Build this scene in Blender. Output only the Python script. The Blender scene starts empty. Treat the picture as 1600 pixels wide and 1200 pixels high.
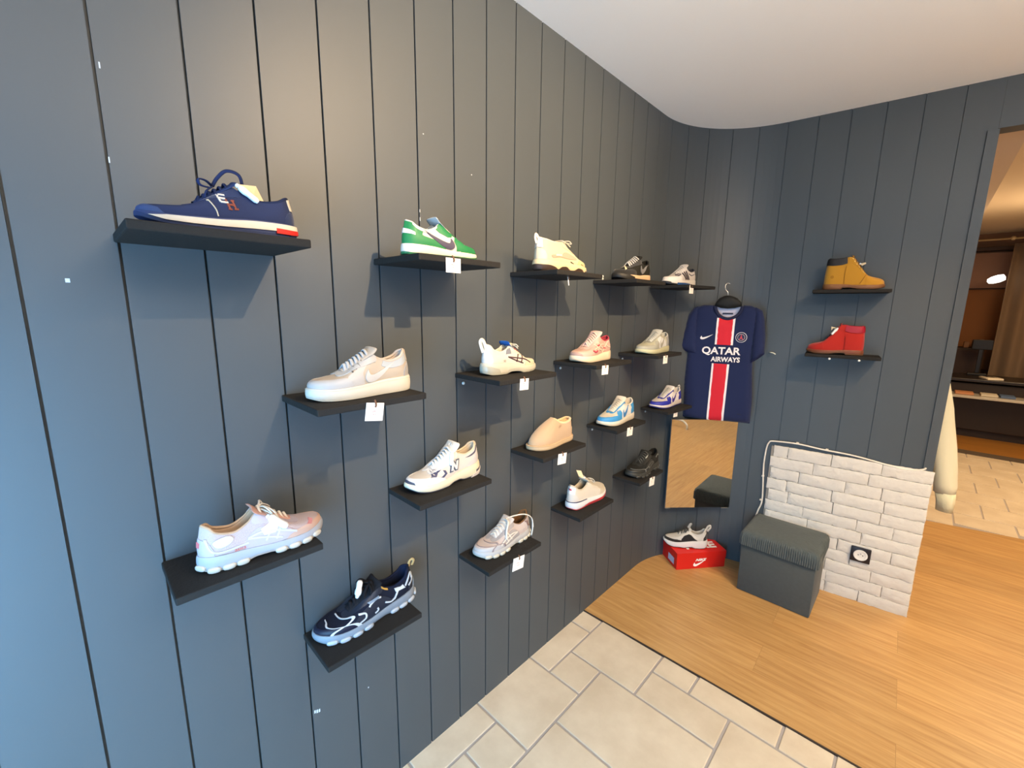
import bpy, bmesh, math, random
import numpy as np
from mathutils import Vector, Matrix
from mathutils.bvhtree import BVHTree
from mathutils.geometry import delaunay_2d_cdt
random.seed(7)
PI = math.pi
SC = bpy.context.scene
COL = SC.collection

# ------------------------------------------------------------------ materials
def lin(h):
    h = h.lstrip('#')
    o = []
    for i in (0, 2, 4):
        c = int(h[i:i+2], 16)/255
        o.append(c/12.92 if c <= .04045 else ((c+.055)/1.055)**2.4)
    return tuple(o)+(1,)
MC = {}
def mat(hexc, rough=.6, bump=0, bscale=400, metal=0, spec=.4, kind='plain', sheen=0, var=.0):
    key = (hexc, rough, bump, bscale, metal, spec, kind, sheen, var)
    if key in MC: return MC[key]
    m = bpy.data.materials.new('m_%s_%s' % (kind, hexc.strip('#')))
    m.use_nodes = True
    nt = m.node_tree; N = nt.nodes; L = nt.links
    b = N['Principled BSDF']
    b.inputs['Base Color'].default_value = lin(hexc)
    b.inputs['Roughness'].default_value = rough
    b.inputs['Metallic'].default_value = metal
    b.inputs['Specular IOR Level'].default_value = spec
    if sheen:
        b.inputs['Sheen Weight'].default_value = sheen
    tc = N.new('ShaderNodeTexCoord')
    if var:
        n = N.new('ShaderNodeTexNoise'); n.inputs['Scale'].default_value = 60; n.inputs['Detail'].default_value = 4
        L.new(tc.outputs['Object'], n.inputs['Vector'])
        mx = N.new('ShaderNodeMixRGB'); mx.blend_type = 'MIX'
        c = lin(hexc)
        mx.inputs[1].default_value = tuple(max(0, x*(1-var)) for x in c[:3])+(1,)
        mx.inputs[2].default_value = tuple(min(1, x*(1+var)) for x in c[:3])+(1,)
        L.new(n.outputs['Fac'], mx.inputs[0]); L.new(mx.outputs[0], b.inputs['Base Color'])
    if bump:
        bp = N.new('ShaderNodeBump'); bp.inputs['Strength'].default_value = bump; bp.inputs['Distance'].default_value = .002
        if kind == 'mesh':
            t = N.new('ShaderNodeTexVoronoi'); t.inputs['Scale'].default_value = bscale; o = t.outputs['Distance']
        elif kind == 'cord':
            t = N.new('ShaderNodeTexWave'); t.inputs['Scale'].default_value = bscale; o = t.outputs['Fac']
            t.bands_direction = 'X'
        else:
            t = N.new('ShaderNodeTexNoise'); t.inputs['Scale'].default_value = bscale; t.inputs['Detail'].default_value = 3; o = t.outputs['Fac']
        L.new(tc.outputs['Object'], t.inputs['Vector']); L.new(o, bp.inputs['Height']); L.new(bp.outputs[0], b.inputs['Normal'])
    MC[key] = m
    return m

# ------------------------------------------------------------------ objects
def mk(name, V, F, m, parent=None, smooth=True, fm=None, autos=None):
    me = bpy.data.meshes.new(name)
    me.from_pydata([tuple(v) for v in V], [], [tuple(f) for f in F])
    ms = m if isinstance(m, (list, tuple)) else [m]
    for x in ms: me.materials.append(x)
    if fm is not None:
        for p, i in zip(me.polygons, fm): p.material_index = i
    if smooth:
        for p in me.polygons: p.use_smooth = True
    me.update()
    if smooth and autos: me.set_sharp_from_angle(angle=math.radians(autos))
    o = bpy.data.objects.new(name, me)
    COL.objects.link(o)
    if parent is not None: o.parent = parent
    return o
def tag(o, label=None, cat=None, group=None, kind=None):
    if label: o['label'] = label
    if cat: o['category'] = cat
    if group: o['group'] = group
    if kind: o['kind'] = kind
    return o
def thing(name, label, cat, loc=(0, 0, 0), rz=0, group=None):
    o = bpy.data.objects.new(name, None); COL.objects.link(o)
    o.empty_display_size = .05
    o.location = loc; o.rotation_euler = (0, 0, rz)
    return tag(o, label, cat, group)
class MB:
    """collects shapes for ONE mesh"""
    def __init__(s): s.V = []; s.F = []; s.M = []
    def add(s, V, F, mi=0):
        n = len(s.V); s.V += [tuple(v) for v in V]; s.F += [tuple(i+n for i in f) for f in F]; s.M += [mi]*len(F); return s
    def box(s, a, b, mi=0, bev=0, M=None):
        bm = bmesh.new()
        bmesh.ops.create_cube(bm, size=1)
        for v in bm.verts:
            v.co = Vector([(a[i]+b[i])/2+v.co[i]*(b[i]-a[i]) for i in range(3)])
        if bev:
            bmesh.ops.bevel(bm, geom=bm.edges[:], offset=bev, segments=2, affect='EDGES', profile=.5)
        if M is not None: bm.transform(M)
        bm.verts.ensure_lookup_table(); bm.verts.index_update()
        s.add([v.co[:] for v in bm.verts], [[v.index for v in f.verts] for f in bm.faces], mi); bm.free(); return s
    def tube(s, pts, r, mi=0, seg=10, w=None, closed=False, up=(0, 0, 1), caps=True):
        V, F = sweep(pts, r, w or r, seg, closed, up, caps); return s.add(V, F, mi)
    def lathe(s, prof, c=(0, 0, 0), seg=24, mi=0, M=None):
        V = []; F = []
        for (r, z) in prof:
            for k in range(seg):
                a = 2*PI*k/seg; p = Vector((r*math.cos(a), r*math.sin(a), z))
                if M is not None: p = M @ p
                V.append((p[0]+c[0], p[1]+c[1], p[2]+c[2]))
        for i in range(len(prof)-1):
            for k in range(seg):
                k2 = (k+1) % seg
                F.append((i*seg+k, i*seg+k2, (i+1)*seg+k2, (i+1)*seg+k))
        return s.add(V, F, mi)
    def build(s, name, m, parent=None, smooth=True, autos=35):
        return mk(name, s.V, s.F, m, parent, smooth, s.M, autos)
def sweep(pts, rw, rh=None, seg=8, closed=False, up=(0, 0, 1), caps=True):
    """elliptical tube along pts; rw across, rh along the up side. rw may be a list"""
    P = [Vector(p) for p in pts]; n = len(P); V = []; F = []
    up = Vector(up)
    side0 = None
    for i in range(n):
        if closed: t = P[(i+1) % n]-P[i-1]
        else: t = P[min(i+1, n-1)]-P[max(i-1, 0)]
        if t.length < 1e-9: t = Vector((1, 0, 0))
        t.normalize()
        sd = t.cross(up)
        if sd.length < 1e-3: sd = side0.copy() if side0 else t.orthogonal()
        sd.normalize()
        if side0 is not None and sd.dot(side0) < 0: sd = -sd
        side0 = sd
        u2 = sd.cross(t)
        a = rw[i] if isinstance(rw, (list, tuple)) else rw
        b = rh[i] if isinstance(rh, (list, tuple)) else (rh or a)
        for k in range(seg):
            q = 2*PI*k/seg
            V.append(P[i]+sd*(a*math.cos(q))+u2*(b*math.sin(q)))
    m = n if closed else n-1
    for i in range(m):
        j = (i+1) % n
        for k in range(seg):
            k2 = (k+1) % seg
            F.append((i*seg+k, i*seg+k2, j*seg+k2, j*seg+k))
    if caps and not closed:
        F.append(tuple(range(seg-1, -1, -1))); F.append(tuple((n-1)*seg+k for k in range(seg)))
    return V, F
def crom(pts, n=8, closed=False):
    """Catmull-Rom through points of any dimension"""
    P = [np.array(p, float) for p in pts]; N = len(P); out = []
    for i in range(N if closed else N-1):
        if closed: a, b, c, d = P[i-1], P[i], P[(i+1) % N], P[(i+2) % N]
        else: a, b, c, d = P[max(i-1, 0)], P[i], P[i+1], P[min(i+2, N-1)]
        for k in range(n):
            t = k/n
            out.append(.5*(2*b+(c-a)*t+(2*a-5*b+4*c-d)*t*t+(3*b-a-3*c+d)*t**3))
    if not closed: out.append(P[-1])
    return out
def hermite(xs, ys, x):
    """smooth 1-D interpolation that does not overshoot (pchip)"""
    xs = np.array(xs, float); ys = np.array(ys, float); x = np.clip(np.array(x, float), xs[0], xs[-1])
    h = np.diff(xs); d = np.diff(ys)/h; m = np.zeros(len(xs))
    m[0] = d[0]; m[-1] = d[-1]
    for i in range(1, len(xs)-1):
        if d[i-1]*d[i] > 0:
            w1 = 2*h[i]+h[i-1]; w2 = h[i]+2*h[i-1]; m[i] = (w1+w2)/(w1/d[i-1]+w2/d[i])
    k = np.clip(np.searchsorted(xs, x, side='right')-1, 0, len(xs)-2)
    t = (x-xs[k])/h[k]
    return (2*t**3-3*t**2+1)*ys[k]+(t**3-2*t**2+t)*h[k]*m[k]+(-2*t**3+3*t**2)*ys[k+1]+(t**3-t**2)*h[k]*m[k+1]
def fillpoly(poly, sp):
    """triangulate a 2-D polygon with evenly spread inner points -> verts, tris"""
    poly = [np.array(p, float) for p in poly]; B = []
    n = len(poly)
    sx, sy = (sp if isinstance(sp, (tuple, list)) else (sp, sp))
    for i in range(n):
        a, b = poly[i], poly[(i+1) % n]
        k = max(1, int(math.ceil(math.hypot((b[0]-a[0])/sx, (b[1]-a[1])/sy))))
        for j in range(k): B.append(a+(b-a)*j/k)
    A = np.array(B); lo = A.min(0); hi = A.max(0)
    pts = [Vector((p[0]/sx, p[1]/sy)) for p in B]
    nb = len(pts)
    X = np.array([[p[0], p[1]] for p in pts])
    gx = np.arange(lo[0]/sx+.5, hi[0]/sx, 1.); gy = np.arange(lo[1]/sy+.5, hi[1]/sy, 1.)
    for j, yy in enumerate(gy):
        for xx in gx:
            q = np.array([xx+(.25 if j % 2 else -.25), yy])
            # inside and not too near the outline
            c = False; x1, y1 = X[-1]
            for x2, y2 in X:
                if (y2 > q[1]) != (y1 > q[1]) and q[0] < (x1-x2)*(q[1]-y2)/(y1-y2)+x2: c = not c
                x1, y1 = x2, y2
            if c and ((X-q)**2).sum(1).min() > .2: pts.append(Vector((q[0], q[1])))
    r = delaunay_2d_cdt(pts, [], [list(range(nb))], 1, 1e-6)
    return [(v[0]*sx, v[1]*sy) for v in r[0]], [list(f) for f in r[2]]
def ribbon(pts, w, closed=False):
    """2-D stroke polygon of width w (number or list) along pts"""
    P = [np.array(p, float) for p in pts]; L = []; R = []
    for i in range(len(P)):
        t = P[min(i+1, len(P)-1)]-P[max(i-1, 0)]; t = t/(np.linalg.norm(t)+1e-9); nrm = np.array([-t[1], t[0]])
        ww = w[i] if isinstance(w, (list, tuple)) else w
        L.append(P[i]+nrm*ww/2); R.append(P[i]-nrm*ww/2)
    return L+R[::-1]
def textmesh(body, size=1., bold=.0):
    cu = bpy.data.curves.new('lettering', 'FONT'); cu.body = body; cu.size = size; cu.offset = bold; cu.resolution_u = 3
    cu.align_x = 'LEFT'
    o = bpy.data.objects.new('lettering', cu); COL.objects.link(o)
    dg = bpy.context.evaluated_depsgraph_get()
    me = bpy.data.meshes.new_from_object(o.evaluated_get(dg))
    V = [(v.co[0], v.co[1]) for v in me.vertices]; F = [list(p.vertices) for p in me.polygons]
    bpy.data.objects.remove(o); bpy.data.curves.remove(cu); bpy.data.meshes.remove(me)
    x0 = min(v[0] for v in V); x1 = max(v[0] for v in V); y0 = min(v[1] for v in V); y1 = max(v[1] for v in V)
    return V, F, (x0, x1, y0, y1)
def skirt(V, F, depth_dirs, d):
    """give a shell a rim: extrude boundary edges by -dir*d"""
    cnt = {}
    for f in F:
        for i in range(len(f)):
            a, b = f[i], f[(i+1) % len(f)]; cnt[(a, b)] = 1
    V = list(V); F = [list(f) for f in F]; mp = {}
    for (a, b) in list(cnt):
        if (b, a) not in cnt:
            for q in (a, b):
                if q not in mp:
                    mp[q] = len(V); V.append(tuple(np.array(V[q])-np.array(depth_dirs[q])*d))
            F.append([b, a, mp[a], mp[b]])
    return V, F
SWOOSH = [(0, .42), (.2, .315), (.4, .225), (.58, .155), (.70, .118), (.77, .112), (.805, .135), (.825, .18), (.842, .25),
          (.895, .18), (.93, .11), (.942, .045), (.922, -.01), (.875, -.05), (.79, -.07), (.68, -.05), (.52, .03), (.35, .14), (.17, .28)]
# ------------------------------------------------------------------ footwear
def s_of_u(u): return math.acos(max(-1, min(1, 2*u-1)))/PI
LAT = [(1, -.03), (.985, .032), (.95, .075), (.9, .112), (.8, .150), (.7, .163), (.6, .158), (.5, .145), (.35, .125), (.2, .118), (.1, .10), (.04, .07), (.01, .035), (0, 0)]
MED = [(1, .03), (.985, .078), (.95, .107), (.9, .130), (.8, .153), (.7, .153), (.6, .135), (.5, .117), (.35, .107), (.2, .108), (.1, .098), (.04, .07), (.01, .035), (0, 0)]
class Shoe:
    """parametric shoe, toe towards +x, the outer (displayed) side towards +y; m=-1 mirrors it"""
    size = None; tall = 1.
    def __init__(s, root, m=1, L=.285, W=1., zs=((0, .125), (.3, .115), (.6, .085), (.85, .085), (1, .10)), zb=((0, .012), (.07, 0), (.75, 0), (.9, .014), (1, .045)),
                 xt=.69, zt=.225, xk=.43, zk=.37, xc=.27, zc=.275, xh=.03, zh=.36, et=.045, ek=.07, th=.115, rim=None, flare=.012, out=.03, outf=None, ribs=None):
        L = Shoe.size or L; s.sz = Shoe.tall
        s.root = root; s.m = m; s.L = L; s.W = W; s.flare = flare; s.out = out; s.outf = outf; s.ribs = ribs
        s.zs_t = zs; s.zb_t = zb; s.th = th
        s.xt, s.zt, s.xk, s.zk = xt, zt, xk, zk
        if rim is None:
            rim = [(1, xt, 0, zt), (.93, xt-.006, .5*et, zt+.002), (.84, xt-.03, et, zt+.012)]
            for k in range(1, 5):
                f = k/4; rim.append((.84+(.46-.84)*f, xt-.03+(xk-xt+.03)*f, et+(ek-et)*f, zt+.012+(zk-zt-.012)*(f**1.0)))
            rim += [(.36, (xk+xc)/2+.01, .085, zc+(zk-zc)*.42), (.25, xc-.02, .09, zc), (.13, .12, .084, zc+(zh-zc)*.35), (.05, xh+.045, .06, zh-.02), (0, xh, 0, zh)]
        s.rim = sorted([(s_of_u(r[0]),)+tuple(r[1:]) for r in rim])
        s.u_open = .46
        s._upper()
    def zs(s, u): t = s.zs_t; return hermite([q[0] for q in t], [q[1] for q in t], u)
    def zb(s, u): t = s.zb_t; return hermite([q[0] for q in t], [q[1] for q in t], u)
    def base(s, S):
        S = np.array(S, float); S = (S+1) % 2-1; a = np.abs(S); u = .5+.5*np.cos(PI*a)
        kl = [s_of_u(q[0]) for q in LAT]
        yl = hermite(kl, [q[1] for q in LAT], a); ym = -hermite(kl, [q[1] for q in MED], a)
        y = np.where(S >= 0, yl, ym)*s.W
        return np.stack([u, y, s.zs(u)], -1)
    def outward(s, S):
        e = 1e-3; t = s.base(np.array(S)+e)-s.base(np.array(S)-e)
        n = np.stack([t[..., 1], -t[..., 0], 0*t[..., 0]], -1); n /= np.linalg.norm(n, axis=-1, keepdims=True)+1e-9
        b = s.base(S)-np.array([.5, -.0, 0]); sg = np.sign((n[..., :2]*b[..., :2]).sum(-1, keepdims=True)); return n*np.where(sg == 0, 1, sg)
    def top(s, S):
        S = np.array(S, float); S = (S+1) % 2-1; a = np.abs(S); k = [r[0] for r in s.rim]
        x = hermite(k, [r[1] for r in s.rim], a); y = hermite(k, [r[2] for r in s.rim], a); z = hermite(k, [r[3] for r in s.rim], a)
        return np.stack([x, np.sign(S)*y*s.W-.012*np.clip((x-.5)/.2, 0, 1), z], -1)
    def surf(s, S, v):
        S = np.array(S, float); v = np.array(v, float)[..., None]
        B = s.base(S); B[..., 2] -= .004; T = s.top(S); o = s.outward(S); B = B-o*.004
        a = np.abs((S+1) % 2-1); ks = [s_of_u(q) for q in (1, .8, .65, .5, .4, .25, 0)]
        dz = (T-B)[..., 2]
        h1 = hermite(ks, [s.th, s.th, .6*.16, .09, .09, .08, .09], a)
        bul = hermite(ks, [.012, .012, .014, .012, .01, .008, .012], a)
        g = hermite(ks, [.5, .5, .58, .55, .4, .18, .0], a)
        zz = hermite(ks, [-.09, -.08, -.045, -.05, -.07, -.08, -.08], a)
        P1 = B+o*bul[..., None]; P1[..., 2] += np.minimum(h1, .8*dz)
        P2 = T.copy(); P2[..., :2] += (B-T)[..., :2]*g[..., None]; P2[..., 2] += zz
        P2 = P2+o*(hermite(ks, [0, 0, 0, 0, .004, .01, .012], a))[..., None]
        P2[..., 2] = np.maximum(P2[..., 2], B[..., 2]+.03)
        return ((1-v)**3*B+3*(1-v)**2*v*P1+3*(1-v)*v*v*P2+v**3*T)
    def ssurf(s, S, v):
        """side wall of the sole, v=0 at the ground, v=1 at the feather line"""
        S = np.array(S, float); v = np.array(v, float); B = s.base(S); o = s.outward(S); u = B[..., 0]
        z0 = s.zb(u); z1 = B[..., 2]
        fl = s.flare*(.75+.55*np.sin(PI*np.clip(v*.9+.08, 0, 1)))
        fl = fl*np.clip((z1-z0)/.05, .3, 1)
        P = B+o*fl[..., None]; P[..., 2] = z0+(z1-z0)*v
        return P
    def fin(s, V):
        V = np.array(V, float)*s.L; V[:, 1] *= s.m; V[:, 2] *= s.sz; return V
    def put(s, name, V, F, m, smooth=True, autos=None, parent=None):
        if s.m < 0: F = [list(f)[::-1] for f in F]
        return mk(name, s.fin(V), F, m, parent or s.root, smooth, None, autos)
    def _upper(s):
        n, k = 110, 18
        S = np.linspace(-1, 1, n, endpoint=False); v = np.linspace(0, 1, k)
        G = s.surf(S[:, None]*np.ones((1, k)), np.ones((n, 1))*v[None])
        s.UV = G.reshape(-1, 3); s.UF = []
        for i in range(n):
            j = (i+1) % n
            for q in range(k-1): s.UF.append((i*k+q, i*k+q+1, j*k+q+1, j*k+q))
        s.bvh = BVHTree.FromPolygons([tuple(p) for p in s.UV], s.UF)
    def upper(s, m, name='upper'):
        return s.put(name, s.UV, s.UF, m)
    def sole(s, m, mo, name='midsole', treads=0):
        n = 120; S = np.linspace(-1, 1, n, endpoint=False)
        u = s.base(S)[:, 0]; ht = np.maximum(s.base(S)[:, 2]-s.zb(u), .01)
        if s.outf: ot = hermite([q[0] for q in s.outf], [q[1] for q in s.outf], u)
        else: ot = np.full(n, s.out)
        vo = np.clip(ot/ht, .05, .9)
        rings = []
        def ring(v, inset):
            P = s.ssurf(S, v*np.ones(n)); return P-s.outward(S)*inset
        mid = [ring(vo, .001)]
        if s.ribs:
            for q in np.linspace(.12, .88, 4): mid.append(ring(vo+(1-vo)*q, 0))
        else:
            for q in (.12, .35, .6, .85): mid.append(ring(vo+(1-vo)*q, 0))
        mid += [ring(1+0*vo, .003), ring(1+0*vo, .03)]
        s._rings(name, mid, m, capb=True, capt=True)
        o = [ring(0*vo, .012), ring(vo*.25, 0), ring(vo*.95, 0), ring(vo, .004)]
        r2 = s._rings('outsole', o, mo, capb=True, capt=True, tread=treads)
    def _rings(s, name, R, m, capb=False, capt=False, tread=0):
        n = len(R[0]); V = [p for r in R for p in r]; F = []
        if tread:
            for i in range(n):
                if (i//2) % 2: V[i][2] += .008; V[n+i] = V[n+i]-s.outward(np.array([-1+2*i/n]))[0]*.006
        for k in range(len(R)-1):
            for i in range(n):
                j = (i+1) % n; F.append((k*n+i, (k+1)*n+i, (k+1)*n+j, k*n+j))
        F = [f[::-1] for f in F]
        # caps follow the sole: strips across between matching outer and inner points
        def cap(off, flip):
            h = n//2
            for i in range(1, h):
                a, b, c, d = off+(h+i) % n, off+(h+i+1) % n, off+(h-i-1) % n, off+(h-i) % n
                F.append((a, b, c, d) if flip else (d, c, b, a))
        if capb: cap(0, False)
        if capt: cap((len(R)-1)*n, True)
        # sort out normals
        o = s.put(name, V, F, m, True, 40)
        bm = bmesh.new(); bm.from_mesh(o.data); bmesh.ops.remove_doubles(bm, verts=bm.verts, dist=1e-6); bmesh.ops.recalc_face_normals(bm, faces=bm.faces); bm.to_mesh(o.data); bm.free()
        return o
    def lining(s, m, pad=.014, mins=None):
        n = 90; S = np.linspace(-1, 1, n, endpoint=False)
        T = s.top(S); B = s.base(S); o = s.outward(S)
        c = np.array([.0, 0, 0])
        ins = B.copy(); ins[:, :2] = (ins[:, :2]-[.5, 0])*.86+[.5, 0]; ins[:, 2] += .03
        lo = T-o*.02; lo[:, 2] -= .03
        mid = lo*.5+ins*.5+o*.01
        R = [T-np.array([0, 0, .002])+o*.002, T-o*.010+np.array([0, 0, .002]), lo, mid, ins]
        V = [p for r in R for p in r]; F = []
        for k in range(len(R)-1):
            for i in range(n): j = (i+1) % n; F.append((k*n+i, (k+1)*n+i, (k+1)*n+j, k*n+j))
        h = n//2
        for i in range(1, h): F.append((4*n+(h+i) % n, 4*n+(h+i+1) % n, 4*n+(h-i-1) % n, 4*n+(h-i) % n))
        # padded roll round the ankle
        su = s_of_u(s.u_open); Sc = np.linspace(su, 2-su, 50); Tc = s.top(Sc)-s.outward(Sc)*.012
        r = [pad*min(1, .25+.75*math.sin(PI*min(i, 49-i)/20)) if min(i, 49-i) < 10 else pad for i in range(50)]
        v2, f2 = sweep([tuple(p) for p in Tc], r, r, 8)
        k0 = len(V); V += [tuple(p) for p in v2]; F += [tuple(i+k0 for i in f) for f in f2]
        return s.put('lining', V, F, m)
    def tongue(s, m, ext=.085, lean=-.8, w0=.05, w1=.10, name='tongue', thick=.02, lift=0.0, front=.015):
        P = []
        x0, z0 = s.xt+front, s.zt-.012
        for f in np.linspace(0, 1, 7): P.append((x0+(s.xk-x0)*f, 0, z0+(s.zk-z0)*f+lift*f-.004))
        d = np.array([lean, 0, 1.0]); d /= np.linalg.norm(d); l = np.array(P[-1])
        e = np.array([s.xk-x0, 0, s.zk-z0]); e /= np.linalg.norm(e)
        for f in (.25, .5, .75, .92, 1.): q = l+ext*f*(e*(1-f*.8)+d*f*.8); P.append(tuple(q))
        V = []; F = []; nw = 9; N = len(P)
        for side in (1, -1):
            for i, p in enumerate(P):
                f = min(1, i/6); w = (w0+(w1-w0)*f)*(1 if i < N-2 else (.93 if i == N-2 else .72))
                t = np.array(P[min(i+1, N-1)])-np.array(P[max(i-1, 0)]); t /= np.linalg.norm(t); nr = np.array([-t[2], 0, t[0]])
                if nr[2] < 0 and nr[0] < 0: nr = -nr
                if t[0] < 0: nr = np.array([t[2], 0, -t[0]])
                for j in range(nw):
                    q = -1+2*j/(nw-1)
                    tk = thick*(1 if i > 6 else .5)*(1-.75*abs(q)**4)*(.4 if i == N-1 else 1)
                    pt = np.array(p)+np.array([0, q*w, 0])+nr*(.018*(1-q*q)*(1 if i < 8 else .8)+side*tk/2)
                    V.append(pt)
        h = N*nw
        for i in range(N-1):
            for j in range(nw-1):
                a = i*nw+j; F.append((a, a+1, a+nw+1, a+nw)); b = a+h; F.append((b, b+nw, b+nw+1, b+1))
        for i in range(N-1):
            for j in (0, nw-1):
                a = i*nw+j; F.append((a, a+nw, a+nw+h, a+h) if j == 0 else (a, a+h, a+nw+h, a+nw))
        for j in range(nw-1): a = (N-1)*nw+j; F.append((a, a+1, a+1+h, a+h))
        s.tip = P[-1]; s.tdir = tuple(np.array(P[-1])-np.array(P[-4]))
        s.TP = P
        o = s.put(name, V, F, m)
        bm = bmesh.new(); bm.from_mesh(o.data); bmesh.ops.recalc_face_normals(bm, faces=bm.faces); bm.to_mesh(o.data); bm.free()
        return o
    def laces(s, m, rows=6, w=.013, h=.006, u0=.85, u1=.50, cross=True, bow=0, tail=None, lift=.034):
        V = []; F = []
        def tb(pts, ww=w, hh=h):
            a, b = sweep([tuple(p) for p in pts], ww, hh, 6); k = len(V)
            V.extend(a); F.extend([tuple(i+k for i in f) for f in b])
        E = []
        for i in range(rows):
            u = u0+(u1-u0)*i/(rows-1); q = s_of_u(u)
            l = s.surf(np.array(q), np.array(.93)); r = s.surf(np.array(-q), np.array(.93)); E.append((l, r))
        ol = np.array([0, 0, .006])
        for i, (l, r) in enumerate(E):
            m_ = (s.top(np.array(s_of_u(u0+(u1-u0)*i/(rows-1))))); zc = m_[2]+lift
            c = np.array([m_[0]+.005, (l[1]+r[1])/2, zc])
            dn = (-.006 if i else 0)
            tb(crom([l+[0, .0, -.004], l+ol+[0, -.004, .002], (l+c)/2+[0, 0, .010], c+[0, 0, .006], (r+c)/2+[0, 0, .010], r+ol+[0, .004, .002], r+[0, 0, -.004]], 4))
            if cross and i < rows-1:
                l2, r2 = E[i+1]
                for a, b in ((l, r2), (r, l2)):
                    c2 = (a+b)/2; c2[2] += .016
                    tb(crom([a, a*.7+b*.3+[0, 0, .013], c2+[0, 0, .002], a*.3+b*.7+[0, 0, .013], b], 4))
        if bow:
            l, r = E[-1]; k = (l+r)/2+np.array([.0, 0, .03])
            tb([k+[-.012, -.012, 0], k+[.0, 0, .006], k+[.012, .012, 0]], .014, .012)
            for sg in (1, -1):
                tb(crom([k, k+[.03, sg*.05, bow*.5], k+[.05, sg*.12, bow*.3], k+[.075, sg*.13, -.03], k+[.04, sg*.07, -.01], k], 6), w*.8, h)
                tb(crom([k, k+[.04, sg*.03, .015], k+[.09, sg*.06, -.02], k+[.12, sg*.09, -.06]], 5), w*.7, h)
        if tail:
            for t in tail: tb(crom(t, 6), w*.8, h)
        return s.put('laces', V, F, m)
    def _emit(s, name, P, Nn, F, m, off, parent=None):
        P = np.array(P)+np.array(Nn)*off
        V, F = skirt(P, F, Nn, off+.006)
        return s.put(name, V, F, m, True, 50, parent)
    def ovP(s, name, poly, m, off=.005, sm=0, surf=None, sp=(.014, .05), parent=None):
        """panel drawn on the (s, v) unrolled surface"""
        if sm: poly = crom(poly, sm, True)
        f = surf or s.surf
        V, F = fillpoly(poly, sp); A = np.array(V); A[:, 1] = np.clip(A[:, 1], 0, 1); e = 2e-3
        P = f(A[:, 0], A[:, 1]); ds = f(A[:, 0]+e, A[:, 1])-f(A[:, 0]-e, A[:, 1]); dv = f(A[:, 0], np.clip(A[:, 1]+e, 0, 1))-f(A[:, 0], np.clip(A[:, 1]-e, 0, 1))
        N = np.cross(dv, ds); N /= np.linalg.norm(N, axis=1, keepdims=True)+1e-12
        o = s.outward(A[:, 0])+[0, 0, .6]; sg = np.sign((N*o).sum(1, keepdims=True)); N *= sg
        if len(F):
            a, b, c = P[F[0][0]], P[F[0][1]], P[F[0][2]]
            if np.dot(np.cross(b-a, c-a), N[F[0][0]]) < 0: F = [q[::-1] for q in F]
        return s._emit(name, P, N, F, m, off, parent)
    def ovS(s, name, poly, m, off=.004, sm=0, parent=None): return s.ovP(name, poly, m, off, sm, s.ssurf, (.014, .12), parent)
    def cast(s, A, side=1):
        P = []; N = []
        for (x, z) in A:
            h = s.bvh.ray_cast(Vector((x, side*.5, z)), Vector((0, -side, 0)))
            if h[0] is None: h = s.bvh.find_nearest(Vector((x, side*.16, z)))
            n = h[1]; n = -n if n[1]*side < 0 else n
            P.append(tuple(h[0])); N.append(tuple(n))
        return np.array(P), np.array(N)
    def ovL(s, name, poly, m, off=.005, sm=0, sp=.022, side=1, parent=None):
        """panel drawn in side view (x, z), laid on the outer side"""
        if sm: poly = crom(poly, sm, True)
        V, F = fillpoly(poly, sp); P, N = s.cast(V, side)
        if len(F):
            a, b, c = P[F[0][0]], P[F[0][1]], P[F[0][2]]
            if np.dot(np.cross(b-a, c-a), N[F[0][0]]) < 0: F = [q[::-1] for q in F]
        return s._emit(name, P, N, F, m, off, parent)
    def strokes(s, name, lines, w, m, off=.006, side=1, sm=6, parent=None, surf='L'):
        """several strokes as ONE part"""
        VV = []; FF = []
        for ln in lines:
            pts = crom(ln, sm) if sm and len(ln) > 2 else ln
            V, F = fillpoly(ribbon(pts, w), .02 if surf == 'L' else (.014, .05))
            if surf == 'L': P, N = s.cast(V, side)
            else:
                A = np.array(V); e = 2e-3; f = s.surf; P = f(A[:, 0], np.clip(A[:, 1], 0, 1)); ds = f(A[:, 0]+e, A[:, 1])-f(A[:, 0]-e, A[:, 1]); dv = f(A[:, 0], np.clip(A[:, 1]+e, 0, 1))-f(A[:, 0], np.clip(A[:, 1]-e, 0, 1))
                N = np.cross(dv, ds); N /= np.linalg.norm(N, axis=1, keepdims=True)+1e-12; o = s.outward(A[:, 0])+[0, 0, .6]; N *= np.sign((N*o).sum(1, keepdims=True))
            if not F: continue
            a, b, c = P[F[0][0]], P[F[0][1]], P[F[0][2]]
            if np.dot(np.cross(b-a, c-a), N[F[0][0]]) < 0: F = [q[::-1] for q in F]
            V2, F2 = skirt(P+N*off, F, N, off+.006); k = len(VV)
            VV += [tuple(v) for v in V2]; FF += [tuple(i+k for i in f) for f in F2]
        return s.put(name, VV, FF, m, True, 50, parent)
    def text(s, name, body, cx, cz, h, m, off=.008, rot=0, bold=0, parent=None):
        V, F, (x0, x1, y0, y1) = textmesh(body, 1, bold); k = h/(y1-y0); A = []
        for (x, y) in V:
            a = (x-(x0+x1)/2)*k; b = (y-(y0+y1)/2)*k
            a, b = a*math.cos(rot)-b*math.sin(rot), a*math.sin(rot)+b*math.cos(rot)
            A.append((cx+(-a if s.m > 0 else a), cz+b))
        P, N = s.cast(A)
        a, b, c = P[F[0][0]], P[F[0][1]], P[F[0][2]]
        if np.dot(np.cross(b-a, c-a), N[F[0][0]]) < 0: F = [q[::-1] for q in F]
        return s.put(name, P+N*off, F, m, False, None, parent)
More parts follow.
